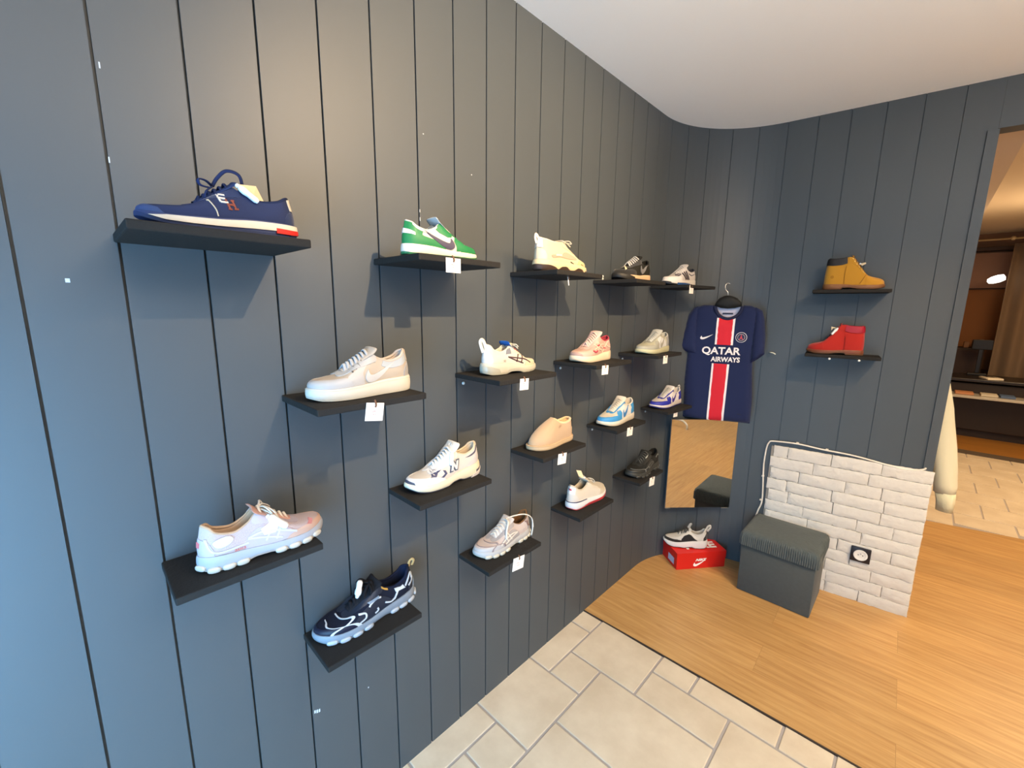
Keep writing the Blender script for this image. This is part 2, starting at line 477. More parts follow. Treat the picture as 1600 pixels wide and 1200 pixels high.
    def logo(s, name, cx, cz, w, m, rot=0, off=.007, fy=1., parent=None):
        A = []
        for (x, y) in SWOOSH:
            a = (x-.5)*w; b = (y-.15)*w*fy; A.append((cx+a*math.cos(rot)-b*math.sin(rot), cz+a*math.sin(rot)+b*math.cos(rot)))
        return s.ovL(name, A, m, off, 0, .02, 1, parent)
    def tube(s, name, pts, r, m, h=None, n=6, parent=None, up=(0, 0, 1)):
        V, F = sweep([tuple(p) for p in crom(pts, n)], r, h or r, 8, up=up); return s.put(name, [tuple(v) for v in V], F, m, True, None, parent)
    def pods(s, m, us, ln=.055, ht=.03, side=1, name='sole_pod', zc=.018, dep=.016):
        for u in us:
            q = s_of_u(max(0, u))*side if u >= 0 else 1
            if u < 0: q = 1-.0
            P = s.ssurf(np.array(q), np.array(.25)); o = s.outward(np.array(q)); t = np.array([-o[1], o[0], 0]); V = []; F = []
            c = P+o*.0; c[2] = s.zb(P[0])+zc
            a1, a2 = 7, 12
            for i in range(a1+1):
                ph = -PI/2+PI*i/a1
                for j in range(a2):
                    th = 2*PI*j/a2; ct = math.cos(ph)
                    f = lambda x: math.copysign(abs(x)**.75, x)
                    V.append(c+t*(ln/2*f(ct*math.cos(th)))+o*(dep*f(ct*math.sin(th)))+np.array([0, 0, ht/2*f(math.sin(ph))]))
            for i in range(a1):
                for j in range(a2): F.append((i*a2+j, i*a2+(j+1) % a2, (i+1)*a2+(j+1) % a2, (i+1)*a2+j))
            s.put(name, V, F, m)
# ------------------------------------------------------------------ the shoes
def dim(h):
    """fabrics and leathers are never as light as paper white"""
    o = ''
    for i in (1, 3, 5):
        c = int(h[i:i+2], 16); o += '%02x' % int(round(c*(1-.13*(c/255)**2)))
    return '#'+o
def leather(h, r=.5): return mat(dim(h), r, .15, 500)
def suede(h): return mat(dim(h), .9, .3, 900, sheen=.25, spec=.2)
def mesh(h): return mat(dim(h), .85, .5, 700, kind='mesh', spec=.2)
def rubber(h, r=.55): return mat(dim(h), r, .08, 300)
def cloth(h): return mat(dim(h), .9, .3, 1200, spec=.2)
TOE = [(.40, 0), (.385, .2), (.34, .36), (.27, .44), (.17, .40), (.08, .345), (0, .33), (-.08, .345), (-.17, .40), (-.27, .44), (-.34, .36), (-.385, .2), (-.40, 0)]
STAY = [(.02, 1), (.02, .86), (.12, .80), (.22, .70), (.32, .64), (.42, .62), (.52, .60), (.555, .70), (.57, .86), (.565, 1), (.45, 1), (.3, 1), (.15, 1)]
STAYM = [(-a, b) for a, b in STAY][::-1]
HEEL = [(.80, 0), (.80, .22), (.83, .42), (.89, .52), (1, .54), (1.11, .52), (1.17, .42), (1.2, .22), (1.2, 0)]
TAB = [(.90, .56), (.90, .98), (1, .985), (1.10, .98), (1.10, .56)]
def dunk(s, c, light, sw, lace, sole, outs, heel=None, tongue=None, treads=1, rows=7, toe=None, quarter=None, mark=(.415, .20, .29, 1.45)):
    s.upper(leather(light)); s.sole(rubber(sole), rubber(outs), treads=treads); s.lining(cloth(tongue or light))
    s.tongue(cloth(tongue or light), ext=.09)
    C = leather(c)
    slim = [(.02, 1), (.02, .88), (.12, .84), (.22, .81), (.32, .79), (.42, .78), (.52, .78), (.555, .82), (.57, .9), (.565, 1), (.45, 1), (.3, 1), (.15, 1)]
    s.ovP('toe_panel', TOE, leather(toe or c))
    s.ovP('eyestay', slim, C); s.ovP('eyestay', [(-a, b) for a, b in slim][::-1], C)
    # saddle going from the eyestay down to the sole in front of the swoosh
    s.ovL('side_panel', [(.70, .10), (.735, .135), (.70, .20), (.655, .235), (.60, .25), (.575, .20), (.60, .14), (.60, .09)], C, .006)
    if quarter: s.ovL('quarter_panel', [(.24, .125), (.40, .11), (.60, .10), (.605, .16), (.60, .235), (.56, .285), (.47, .325), (.36, .285), (.26, .25)], leather(quarter), .004)
    s.ovP('heel_panel', [(.70, 0), (.69, .35), (.71, .62), (.85, .62), (1, .64), (1.15, .62), (1.29, .62), (1.31, .35), (1.30, 0)], leather(heel or c))
    s.ovP('collar_panel', [(.72, .60), (.70, .99), (.85, .99), (1, .99), (1.15, .99), (1.3, .99), (1.28, .60), (1.12, .6), (1, .62), (.88, .6)], leather(heel or c), .004)
    s.logo('side_logo', mark[0], mark[1], mark[2], leather(sw), .02, .010, mark[3])
    s.laces(cloth(lace), rows=rows)
def s1(R, m):
    s = Shoe(R, m, L=.262, zs=((0, .13), (.3, .125), (.6, .095), (.85, .085), (1, .105)), zb=((0, .018), (.07, 0), (.7, 0), (.88, .018), (1, .06)), xt=.66, zt=.21, xk=.45, zk=.345, zc=.27, zh=.345, th=.10, out=.035)
    navy = cloth('#2a3354'); s.upper(navy); s.sole(rubber('#2c3a66'), rubber('#26335a')); s.lining(cloth('#1d2746')); s.tongue(cloth('#26345c'), ext=.06)
    s.ovS('sole_stripe', [(.16, .60), (.25, .42), (.4, .40), (.6, .45), (.8, .5), (1, .52), (1.1, .52), (1.1, .9), (1, .92), (.8, .92), (.6, .9), (.4, .86), (.25, .86)], rubber('#f0e4cf'), .010)
    s.ovS('heel_stripe', [(.72, .34), (.85, .34), (1, .36), (1.12, .36), (1.12, .62), (1, .62), (.85, .62), (.72, .64)], rubber('#d8261f'), .013)
    s.ovP('toe_bumper', [(.24, 0), (.20, .16), (.1, .25), (0, .27), (-.1, .25), (-.2, .16), (-.24, 0)], rubber('#34446e'))
    s.ovP('eyestay', STAY, suede('#222d52')); s.ovP('eyestay', STAYM, suede('#222d52'))
    s.ovP('heel_panel', HEEL, suede('#232f54'))
    s.strokes('piping', [[(.635, .255), (.60, .20), (.575, .155), (.565, .11)]], .007, cloth('#d9cdb4'))
    x0, z0 = .555, .272
    def letters(segs, hc):
        s.strokes('monogram', [[(x0-a, z0+b) for a, b in l] for l in segs], .012, cloth(hc), .008, sm=0)
    letters([[(0, 0), (.018, -.055)], [(0, 0), (.052, -.002)], [(.009, -.027), (.05, -.028)], [(.018, -.055), (.066, -.053)]], '#efe6d8')
    letters([[(.05, -.03), (.072, -.098)], [(.092, -.036), (.112, -.096)], [(.06, -.066), (.10, -.066)], [(.062, -.098), (.085, -.098)], [(.10, -.094), (.128, -.09)], [(.082, -.036), (.104, -.034)]], '#8a4a3c')
    s.ovP('heel_tab', TAB, leather('#e9dcc0'), .007)
    s.laces(cloth('#1e2a50'), rows=6, w=.012)
    k = np.array([.55, .0, .345])
    s.tube('lace_loop', [k, k+[-.03, .03, .06], k+[-.09, .04, .12], k+[-.17, .03, .11], k+[-.19, .02, .03], k+[-.17, .0, -.01]], .012, cloth('#1e2a50'), .005, up=(0, 1, 0))
    s.tube('lace_loop', [k, k+[.05, .06, .02], k+[.10, .09, .015], k+[.09, .08, -.02], k+[.03, .04, -.02]], .012, cloth('#1e2a50'), .006)
    s.tube('lace_loop', [k, k+[.02, .05, -.02], k+[.06, .09, -.06], k+[.075, .10, -.11]], .009, cloth('#1e2a50'), .005)
    return s
def s2(R, m):
    s = Shoe(R, m, L=.285, zk=.385, zc=.285, zh=.37, zt=.23)
    dunk(s, '#1c7a45', '#efe4cf', '#3a3550', '#e8e2d6', '#f0e6d4', '#2f7a4c', tongue='#cfd3d2', mark=(.40, .185, .40, 1.))
    G = leather('#1c7a45')
    s.ovL('quarter_panel', [(.0, .135), (.20, .125), (.38, .10), (.46, .095), (.475, .135), (.44, .165), (.30, .195), (.15, .225), (.03, .24)], G, .006)
    s.ovL('ankle_panel', [(.62, .30), (.53, .345), (.455, .385), (.425, .36), (.36, .31), (.40, .275), (.50, .235), (.55, .24), (.57, .285)], G, .006)
    s.ovP('heel_stripe', [(.80, .45), (.80, .60), (.9, .64), (1, .66), (1.1, .64), (1.2, .6), (1.2, .45)], leather('#eceae6'), .009)
    s.ovP('ankle_stripe', [(.60, .90), (.68, .86), (.76, .86), (.84, .92), (.84, .99), (.7, .99), (.6, .99)], leather('#efe6d2'), .008)
    return s
def s3(R, m):
    s = Shoe(R, m, L=.29, zs=((0, .15), (.3, .14), (.6, .12), (.85, .10), (1, .115)), zb=((0, .012), (.07, 0), (.8, 0), (.92, .012), (1, .035)), zt=.245, zk=.42, zc=.395, zh=.44, xt=.70, th=.12, flare=.02,
             outf=((0, .075), (.1, .08), (.22, .055), (.27, .03), (.35, .07), (.43, .075), (.5, .03), (.56, .03), (.66, .07), (.74, .055), (.80, .02), (.86, .045), (.92, .02), (1, .03)))
    s.upper(mesh('#ddcaa6')); s.sole(rubber('#dcc79a'), rubber('#3a2c26')); s.lining(cloth('#f0dfc0')); s.tongue(cloth('#f3e6cc'), ext=.03)
    s.ovP('toe_panel', TOE, leather('#dcc48f')); s.ovP('eyestay', STAY, leather('#dfcca4')); s.ovP('eyestay', STAYM, leather('#dfcca4'))
    s.ovL('side_panel', [(.18, .22), (.36, .235), (.44, .275), (.62, .215), (.64, .19), (.5, .185), (.34, .2), (.2, .18)], leather('#bf9d86'), .006, 4)
    s.ovL('side_logo', [(.24, .235), (.36, .24), (.36, .215), (.24, .21)], leather('#f7edc8'), .010)
    s.ovP('heel_panel', HEEL, leather('#decfb0')); s.ovP('heel_tab', [(.88, .55), (.9, 1), (1, 1), (1.1, 1), (1.12, .55)], leather('#f2e6d4'), .012)
    for sl in ([(.52, .15), (.58, .125)], [(.74, .135), (.79, .118)]): s.strokes('sole_slot', [sl], .010, rubber('#2a201c'), .006, sm=0)
    s.laces(cloth('#f3e3c4'), rows=6, w=.016, bow=.02)
    s.tube('pull_tab', [(.05, 0, .40), (.01, 0, .46), (-.02, 0, .47), (-.025, 0, .42), (.0, 0, .36)], .022, cloth('#f2e6d4'), .006, up=(0, 1, 0))
    return s
def s4(R, m):
    s = Shoe(R, m, L=.275, zs=((0, .115), (.3, .105), (.6, .08), (.85, .08), (1, .10)), zk=.36, zt=.235, zc=.26, zh=.36, out=.028)
    s.upper(mesh('#23231f')); s.sole(rubber('#dfb68e'), rubber('#1c1a18')); s.lining(cloth('#1a1a19')); s.tongue(cloth('#1d1d1b'), ext=.07)
    s.ovS('toe_wrap', [(.34, 0), (.34, .6), (.25, .98), (0, 1), (-.25, 1), (-.34, .6), (-.34, 0), (0, 0)], rubber('#1d1c1a'), .007)
    s.ovP('toe_panel', TOE, suede('#262522')); s.ovP('eyestay', STAY, suede('#2b2926')); s.ovP('eyestay', STAYM, suede('#2b2926')); s.ovP('heel_panel', HEEL, suede('#24231f'))
    s.logo('side_logo', .33, .20, .36, leather('#77777a'), .05, .010, 1.15)
    s.laces(cloth('#b9b9b6'), rows=6, w=.022, h=.009, cross=False, lift=.04)
    return s
def s5(R, m):
    s = Shoe(R, m, L=.275, zs=((0, .135), (.3, .12), (.6, .10), (.85, .095), (1, .11)), zt=.24, zk=.38, zc=.29, zh=.37, out=.03)
    s.upper(mesh('#d9d2cb')); s.sole(rubber('#ece4da'), rubber('#26282c')); s.lining(cloth('#3a3a44')); s.tongue(mesh('#d2cac4'), ext=.09)
    s.ovP('toe_panel', TOE, leather('#efe8e0')); s.ovP('eyestay', STAY, leather('#dcd5d0')); s.ovP('eyestay', STAYM, leather('#dcd5d0')); s.ovP('heel_panel', HEEL, leather('#e8dfd3'))
    s.ovS('sole_inlay', [(.28, .1), (.28, .55), (.45, .55), (.60, .4), (.60, .1)], rubber('#27508f'), .010)
    s.ovS('toe_wrap', [(.16, 0), (.16, .55), (0, .6), (-.16, .55), (-.16, 0)], rubber('#23272e'), .010)
    s.strokes('side_stripes', [[(.62, .25), (.50, .13)], [(.55, .28), (.43, .13)], [(.48, .30), (.36, .13)]], .034, leather('#332d38'), .008, sm=0)
    s.strokes('toe_trim', [[(.78, .2), (.7, .235), (.66, .23)], [(.35, .25), (.25, .22), (.14, .25)]], .014, leather('#4a4450'), .008)
    s.laces(cloth('#e9e3dc'), rows=6)
    return s
def s6(R, m):
    s = Shoe(R, m, L=.282, zs=((0, .145), (.3, .14), (.6, .115), (.85, .105), (1, .115)), zb=((0, .006), (.07, 0), (.8, 0), (.93, .006), (1, .025)), zt=.245, zk=.38, xk=.44, zc=.30, zh=.39, th=.105, out=.02, flare=.017)
    c = '#cfc9c2'; s.upper(leather('#b3a696')); s.sole(rubber('#dbd5c5'), rubber('#d2ccba')); s.lining(cloth('#c8b8ab')); s.tongue(cloth('#b7ac9e'), ext=.075, w1=.12)
    s.ovP('toe_panel', TOE, leather('#b3b0ae'), .007); s.ovP('eyestay', STAY, leather('#afb0b0'), .009); s.ovP('eyestay', STAYM, leather('#afb0b0'), .009)
    s.ovL('side_panel', [(.76, .11), (.70, .20), (.62, .245), (.54, .30), (.50, .29), (.56, .22), (.555, .16), (.545, .10)], leather('#b7b2ad'), .006)
    s.ovP('heel_panel', HEEL, leather('#a6a4a3'), .007)
    s.ovP('ankle_panel', [(.60, .66), (.62, .96), (.75, .96), (.86, .96), (.86, .62), (.75, .6)], leather('#a9b0b5'), .006)
    s.ovP('heel_tab', [(.87, .62), (.86, .98), (1, .99), (1.14, .98), (1.13, .62)], mat('#aea294', .9, .8, 250), .010)
    s.logo('side_logo', .38, .205, .36, leather('#c4c1bd'), .03, .012)
    s.ovS('sole_stitch', [(-.6, .84), (-.3, .86), (0, .86), (.3, .86), (.6, .84), (.9, .84), (.9, .89), (.6, .89), (.3, .91), (0, .91), (-.3, .91), (-.6, .89)], rubber('#d9d0ba'), .004)
    s.strokes('eyelets', [[(u, z), (u+.006, z+.004)] for u, z in ((.655, .258), (.615, .275), (.575, .295), (.535, .315), (.495, .335))], .013, leather('#6b665f'), .0125, sm=0)
    s.laces(cloth('#b2b5b8'), rows=7, w=.018, h=.007, bow=.0)
    return s
def s7(R, m):
    s = Shoe(R, m, L=.28, zs=((0, .165), (.3, .15), (.55, .11), (.75, .09), (1, .10)), zb=((0, .03), (.08, .004), (.3, 0), (.42, .028), (.52, .028), (.62, 0), (.8, 0), (.92, .014), (1, .04)), zt=.23, zk=.385, zc=.30, zh=.41, th=.11, flare=.022, out=.03)
    s.upper(mesh('#ddd3c0')); s.sole(rubber('#c3bdab', .3), rubber('#a5a291')); s.lining(cloth('#e8dcc4')); s.tongue(cloth('#2a62b4'), ext=.075, lean=-.45, w1=.10)
    s.ovP('toe_panel', TOE, leather('#e0cdac')); s.ovP('eyestay', STAY, leather('#dfd2ba')); s.ovP('eyestay', STAYM, leather('#dfd2ba')); s.ovP('heel_panel', [(a, b*1.25) for a, b in HEEL], leather('#d9d6d0'))
    s.strokes('side_stripes', [[(.36, .235), (.5, .215), (.66, .185), (.77, .13)], [(.37, .23), (.48, .185), (.62, .135)], [(.545, .26), (.50, .16)], [(.63, .245), (.58, .14)]], .013, leather('#40262c'), .009)
    s.ovL('ankle_window', [(.36, .335), (.42, .355), (.42, .275), (.33, .27)], mesh('#7d8088'), .007)
    s.text('side_number', '90', .285, .185, .03, leather('#8d7f78'), .011)
    s.ovP('tongue_patch', [(.33, .96), (.33, 1), (.44, 1), (.44, .96)], cloth('#d83a3f'), .02)
    s.laces(cloth('#f2e2c4'), rows=6, w=.016, bow=.015)
    s.tube('pull_tab', [(.05, 0, .36), (.02, .0, .44), (-.02, 0, .475), (-.05, 0, .45), (-.02, 0, .36), (.0, 0, .31)], .028, cloth('#e9e4d6'), .007, up=(0, 1, 0))
    s.ovS('sole_panel', [(.70, .06), (.73, .55), (.84, .74), (.97, .74), (.97, .06)], rubber('#aaa796', .25), .010)
    s.ovS('sole_panel', [(.35, .06), (.36, .5), (.50, .62), (.60, .35), (.60, .1)], rubber('#b5b2a2', .3), .006)
    return s
def s8(R, m):
    s = Shoe(R, m, L=.285, zs=((0, .145), (.3, .13), (.6, .10), (.85, .095), (1, .11)), zt=.235, zk=.40, zc=.30, zh=.37, out=.025, W=1.05)
    s.upper(mesh('#cba294')); s.sole(rubber('#f0dcb8'), rubber('#d9c3a2')); s.lining(cloth('#a83a4a')); s.tongue(cloth('#ecc0b4'), ext=.08, w1=.12)
    s.ovP('toe_panel', TOE, leather('#c9aa98')); s.ovP('toe_bumper', [(.2, 0), (.17, .14), (.08, .22), (0, .23), (-.08, .22), (-.17, .14), (-.2, 0)], rubber('#a98e86'), .010)
    s.ovP('eyestay', STAY, leather('#d8b0a2')); s.ovP('eyestay', STAYM, leather('#d8b0a2')); s.ovP('heel_panel', HEEL, leather('#b98a80'))
    s.strokes('side_web', [[(.62, .26), (.52, .2), (.40, .16)], [(.5, .29), (.42, .22), (.28, .17)], [(.58, .15), (.44, .25), (.3, .25)], [(.66, .19), (.56, .22), (.5, .3)], [(.3, .28), (.2, .22), (.1, .2)], [(.4, .13), (.28, .22), (.16, .3)]], .016, leather('#e9c9b0'), .009)
    s.strokes('side_trim', [[(.70, .17), (.62, .15), (.56, .17)], [(.36, .2), (.28, .19)], [(.55, .24), (.48, .25)]], .018, leather('#b8324a'), .010)
    s.ovP('tongue_patch', [(.36, .97), (.36, 1), (.50, 1), (.50, .97)], cloth('#b8324a'), .014)
    s.laces(cloth('#e8beb0'), rows=7, w=.024, h=.010, lift=.042)
    return s
def s9(R, m):
    s = Shoe(R, m, L=.282, zk=.385, zc=.29, zh=.375, zt=.235)
    dunk(s, '#a3a294', '#bfbda4', '#a3a294', '#cfcfc4', '#c9c59c', '#b5b38f', heel='#a3a4a0', tongue='#bcbcb2', treads=0, quarter='#e2e3e2')
    return s
def s10(R, m):
    s = Shoe(R, m, L=.285, zs=((0, .155), (.3, .135), (.6, .095), (.85, .085), (1, .115)), zb=((0, .03), (.07, .004), (.3, 0), (.40, .025), (.48, .025), (.58, 0), (.78, 0), (.92, .016), (1, .055)), zt=.225, zk=.38, zc=.29, zh=.385, th=.115, flare=.018, out=.016)
    s.upper(mesh('#dad2c6')); s.sole(rubber('#ede0bd'), rubber('#3c3c48')); s.lining(cloth('#dcc7a6')); s.tongue(cloth('#e4dfd3'), ext=.11, w1=.12)
    s.ovP('toe_panel', [(.44, 0), (.42, .12), (.35, .26), (.24, .35), (.12, .33), (0, .30), (-.12, .33), (-.24, .35), (-.35, .26), (-.42, .12), (-.44, 0)], leather('#eceae6', .35), .007)
    s.ovP('toe_bumper', [(.14, 0), (.12, .10), (0, .15), (-.12, .10), (-.14, 0)], rubber('#4a4753'), .012)
    s.ovL('side_trim', [(.80, .145), (.72, .125), (.64, .125), (.58, .16), (.60, .20), (.63, .205), (.61, .165), (.66, .14), (.72, .145), (.79, .16)], leather('#4b4c66'), .007)
    s.ovL('vamp_trim', [(.78, .165), (.735, .20), (.66, .25), (.69, .20), (.73, .155)], leather('#42435f'), .007)
    s.ovP('eyestay', [(.02, 1), (.02, .88), (.14, .80), (.26, .64), (.36, .56), (.5, .54), (.555, .66), (.57, .86), (.565, 1), (.45, 1), (.3, 1), (.15, 1)], leather('#e9e6e0'), .007); s.ovP('eyestay', STAYM, leather('#e9e6e0'), .007)
    s.ovP('heel_panel', [(.66, 0), (.70, .25), (.76, .5), (.88, .66), (1, .7), (1.12, .66), (1.24, .5), (1.3, .25), (1.34, 0)], leather('#cfcac8'))
    s.ovP('ankle_trim', [(.66, .84), (.72, .76), (.80, .76), (.9, .86), (.9, .92), (.8, .86), (.72, .86)], leather('#4a4a5e'), .008)
    s.ovP('heel_tab', [(.9, .66), (.91, .97), (1, .98), (1.09, .97), (1.1, .66)], leather('#d9d2c4'), .009)
    N = [(-.055, -.05), (-.055, .05), (-.03, .05), (.02, -.005), (.02, .05), (.055, .05), (.055, -.05), (.03, -.05), (-.02, .005), (-.02, -.05)]
    def pl(k, dx=0): return [(.455-(a*k+b*.35*k)+dx, .215+b*k) for a, b in N]
    s.ovL('letter_outline', [(.455-(a+b*.35), .215+b) for a, b in [(-.066, -.060), (-.066, .060), (-.02, .060), (.012, .022), (.012, .06), (.066, .06), (.066, -.06), (.022, -.06), (-.012, -.022), (-.012, -.06)]], leather('#4d5566'), .009)
    s.ovL('side_letter', pl(.92), leather('#e6e3dc'), .012)
    s.ovS('sole_inlay', [(.78, .18), (.78, .5), (.9, .55), (1, .55), (1.1, .55), (1.1, .2), (.9, .15)], rubber('#55505a'), .004)
    s.ovS('sole_bar', [(.72, .22), (.80, .33), (.92, .38), (1.06, .38), (1.06, .28), (.92, .27), (.80, .22)], rubber('#e9dcd0'), .010)
    s.ovS('sole_base', [(.70, .02), (.74, .16), (.85, .14), (1.08, .14), (1.08, 0), (.85, 0)], rubber('#d8d0d0'), .010)
    s.laces(cloth('#eceae8'), rows=7, w=.014, h=.007)
    # emblem and trim on the tongue
    tp = np.array(s.TP[8]); t = np.array(s.tdir); t /= np.linalg.norm(t); nr = np.array([t[2], 0, -t[0]]); c = tp+nr*.030
    for r, hc, n in ((.034, '#cfc9bd', 'tongue_emblem'), (.022, '#e9e5da', 'tongue_emblem')):
        ring = [tuple(c+np.array([0, 1, 0])*r*math.cos(q)+t*r*math.sin(q)) for q in np.linspace(0, 2*PI, 24, endpoint=False)]
        V, F = sweep(ring, .004, .004, 6, closed=True, up=tuple(nr)); s.put(n, V, F, cloth(hc))
    return s
def s11(R, m):
    rim = [(1, .50, 0, .435), (.9, .495, .035, .43), (.72, .455, .066, .40), (.5, .36, .085, .345), (.3, .26, .092, .325), (.15, .135, .086, .335), (.05, .055, .056, .355), (0, .03, 0, .36)]
    s = Shoe(R, m, L=.275, W=1.02, zs=((0, .075), (.5, .07), (1, .075)), zb=((0, .004), (.07, 0), (.8, 0), (.93, .004), (1, .012)), rim=rim, th=.125, flare=.022, out=.012)
    s.u_open = .93
    tan = suede('#c4a480'); s.upper(tan); s.sole(rubber('#ceb28c', .8), rubber('#bfa27c')); s.lining(mat('#e0bd8c', 1, 1, 300, sheen=.6), pad=.020)
    s.ovS('welt', [(-.999, .82), (-.5, .82), (0, .82), (.5, .82), (.999, .82), (.999, 1), (.5, 1), (0, 1), (-.5, 1), (-.999, 1)], suede('#c0a07a'), .010)
    s.ovP('heel_panel', [(.86, 0), (.87, .45), (.92, .52), (1, .52), (1.08, .52), (1.13, .45), (1.14, 0)], suede('#bd9c76'), .008)
    s.text('side_text', 'UGG', .43, .30, .030, leather('#7a5a3a'), .010, .25)
    return s
def s12(R, m):
    s = Shoe(R, m, L=.282, zk=.39, zc=.285, zh=.37, zt=.23)
    dunk(s, '#3b8fd0', '#eadcc6', '#3a80c4', '#e2d3b8', '#ece0c8', '#dcc9a8', treads=0, quarter='#f0ece6')
    return s
def s13(R, m):
    s = Shoe(R, m, L=.282, zk=.39, zc=.285, zh=.37, zt=.23)
    dunk(s, '#2a2f9c', '#e6ddd2', '#3a2f8c', '#cfc8b4', '#ddcfc4', '#2b2a6c', treads=0, quarter='#f0ece8')
    s.tube('pull_tab', [(.06, 0, .40), (.02, 0, .42), (-.015, .0, .40), (-.015, 0, .34)], .016, cloth('#e6e0d6'), .006, up=(0, 1, 0))
    return s
def asics(s, base, over, lines, lace, solec, outs, podc, lin_, toe, pods=True, tongue=None):
    s.upper(mesh(base)); s.sole(rubber(solec), rubber(outs)); s.lining(cloth(lin_)); s.tongue(cloth(tongue or base), ext=.055, w1=.11)
    s.ovP('toe_panel', [(.42, 0), (.40, .12), (.34, .24), (.24, .30), (.1, .27), (0, .25), (-.1, .27), (-.24, .30), (-.34, .24), (-.40, .12), (-.42, 0)], leather(toe))
    s.ovP('eyestay', STAY, leather(over)); s.ovP('eyestay', STAYM, leather(over)); s.ovP('heel_panel', [(a, b*1.1) for a, b in HEEL], leather(over))
    s.ovL('side_panel', [(.30, .15), (.36, .235), (.46, .28), (.62, .22), (.70, .16), (.66, .115), (.5, .10), (.36, .10)], leather(over), .005, 4)
    if pods: s.pods(rubber(podc, .35), (.012, .085, .185, .285, .58, .69, .80, .90), ln=.100, ht=.052, zc=.022, dep=.018)
def s14(R, m):
    s = Shoe(R, m, L=.285, zs=((0, .145), (.3, .125), (.55, .105), (.8, .10), (1, .125)), zb=((0, .03), (.08, .006), (.28, .004), (.4, .03), (.5, .03), (.6, .006), (.8, .006), (.92, .022), (1, .06)), zt=.24, zk=.40, zc=.285, zh=.39, th=.115, flare=.014, out=.02)
    asics(s, '#c6b0b0', '#bcaeb8', '#ffffff', '#e9dcd0', '#a9acb6', '#b8aaa0', '#dcd4c4', '#c9a281', '#cfa591', tongue='#cf9a8a')
    W = leather('#d3cfd0', .35)
    s.strokes('side_stripes', [[(.34, .21), (.46, .235), (.60, .20), (.72, .15)], [(.34, .205), (.46, .185), (.60, .14)], [(.53, .26), (.47, .15)], [(.60, .25), (.55, .14)]], .016, W, .010)
    s.ovL('ankle_patch', [(.10, .265), (.19, .28), (.235, .25), (.21, .215), (.14, .20), (.10, .225)], leather('#dadadd'), .010, 4)
    s.strokes('heel_trim', [[(.05, .29), (.07, .20), (.12, .165), (.22, .165), (.34, .175)]], .016, leather('#d0ccd2'), .009)
    s.ovL('lace_patch', [(.44, .26), (.53, .30), (.58, .25), (.55, .2), (.46, .2)], leather('#ecd0c0'), .010)
    s.text('side_text', 'asics', .275, .150, .030, leather('#d8594a'), .010, .02)
    s.ovP('heel_mark', [(.95, .30), (.95, .46), (1.0, .48), (1.04, .44), (1.04, .3)], leather('#d86a70'), .010)
    s.ovL('toe_mark', [(.82, .165), (.86, .185), (.89, .175), (.86, .15)], leather('#c98080'), .010)
    s.laces(cloth('#eadccc'), rows=6, w=.013, bow=.05)
    return s
def s15(R, m):
    s = Shoe(R, m, L=.29, zs=((0, .15), (.3, .125), (.55, .105), (.8, .10), (1, .12)), zb=((0, .03), (.08, .006), (.28, .004), (.4, .03), (.5, .03), (.6, .006), (.8, .006), (.92, .018), (1, .05)), zt=.235, zk=.40, zc=.285, zh=.41, th=.115, flare=.014, out=.02)
    asics(s, '#141828', '#1c2432', '#e2e4e6', '#101010', '#7d8894', '#727b86', '#b5bcc6', '#10182e', '#12162a', tongue='#18191e')
    W = leather('#d2d6da', .4)
    s.strokes('toe_trim', [[(.40, .0), (.36, .20), (.28, .28), (.20, .30), (.12, .36), (.04, .50), (-.05, .52)], [(.28, .28), (.22, .12), (.20, 0)], [(.30, .28), (.34, .46), (.28, .62), (.14, .72), (.0, .76), (-.1, .74)]], .026, W, .010, surf='P')
    s.strokes('side_stripes', [[(.66, .13), (.60, .15), (.60, .20), (.66, .215)], [(.42, .27), (.47, .28), (.53, .255), (.55, .235)], [(.28, .16), (.25, .20), (.22, .235), (.16, .26)], [(.38, .185), (.32, .155), (.27, .17)], [(.5, .135), (.465, .15), (.47, .18)]], .016, W, .010)
    s.strokes('heel_trim', [[(.14, .24), (.07, .34), (.045, .33), (.05, .26), (.10, .22)]], .014, W, .010)
    s.ovL('ankle_patch', [(.22, .265), (.26, .27), (.25, .225), (.14, .225), (.16, .25)], W, .009)
    s.ovP('heel_wrap', [(.9, 0), (.92, .3), (1, .35), (1.1, .3), (1.1, 0)], leather('#8c949e', .3), .012)
    s.ovL('side_panel', [(.44, .30), (.56, .28), (.54, .26), (.44, .275)], leather('#7b8a9c'), .011)
    s.laces(cloth('#14151a'), rows=6, w=.017, bow=.03)
    s.tube('pull_tab', [(.03, 0, .38), (.02, 0, .44), (-.01, 0, .46), (-.03, 0, .43), (-.01, 0, .38)], .016, cloth('#b09a6c'), .006, up=(0, 1, 0))
    s.ovP('tongue_patch', [(.56, .90), (.56, 1), (.61, 1), (.61, .90)], cloth('#c08a3c'), .012)
    return s
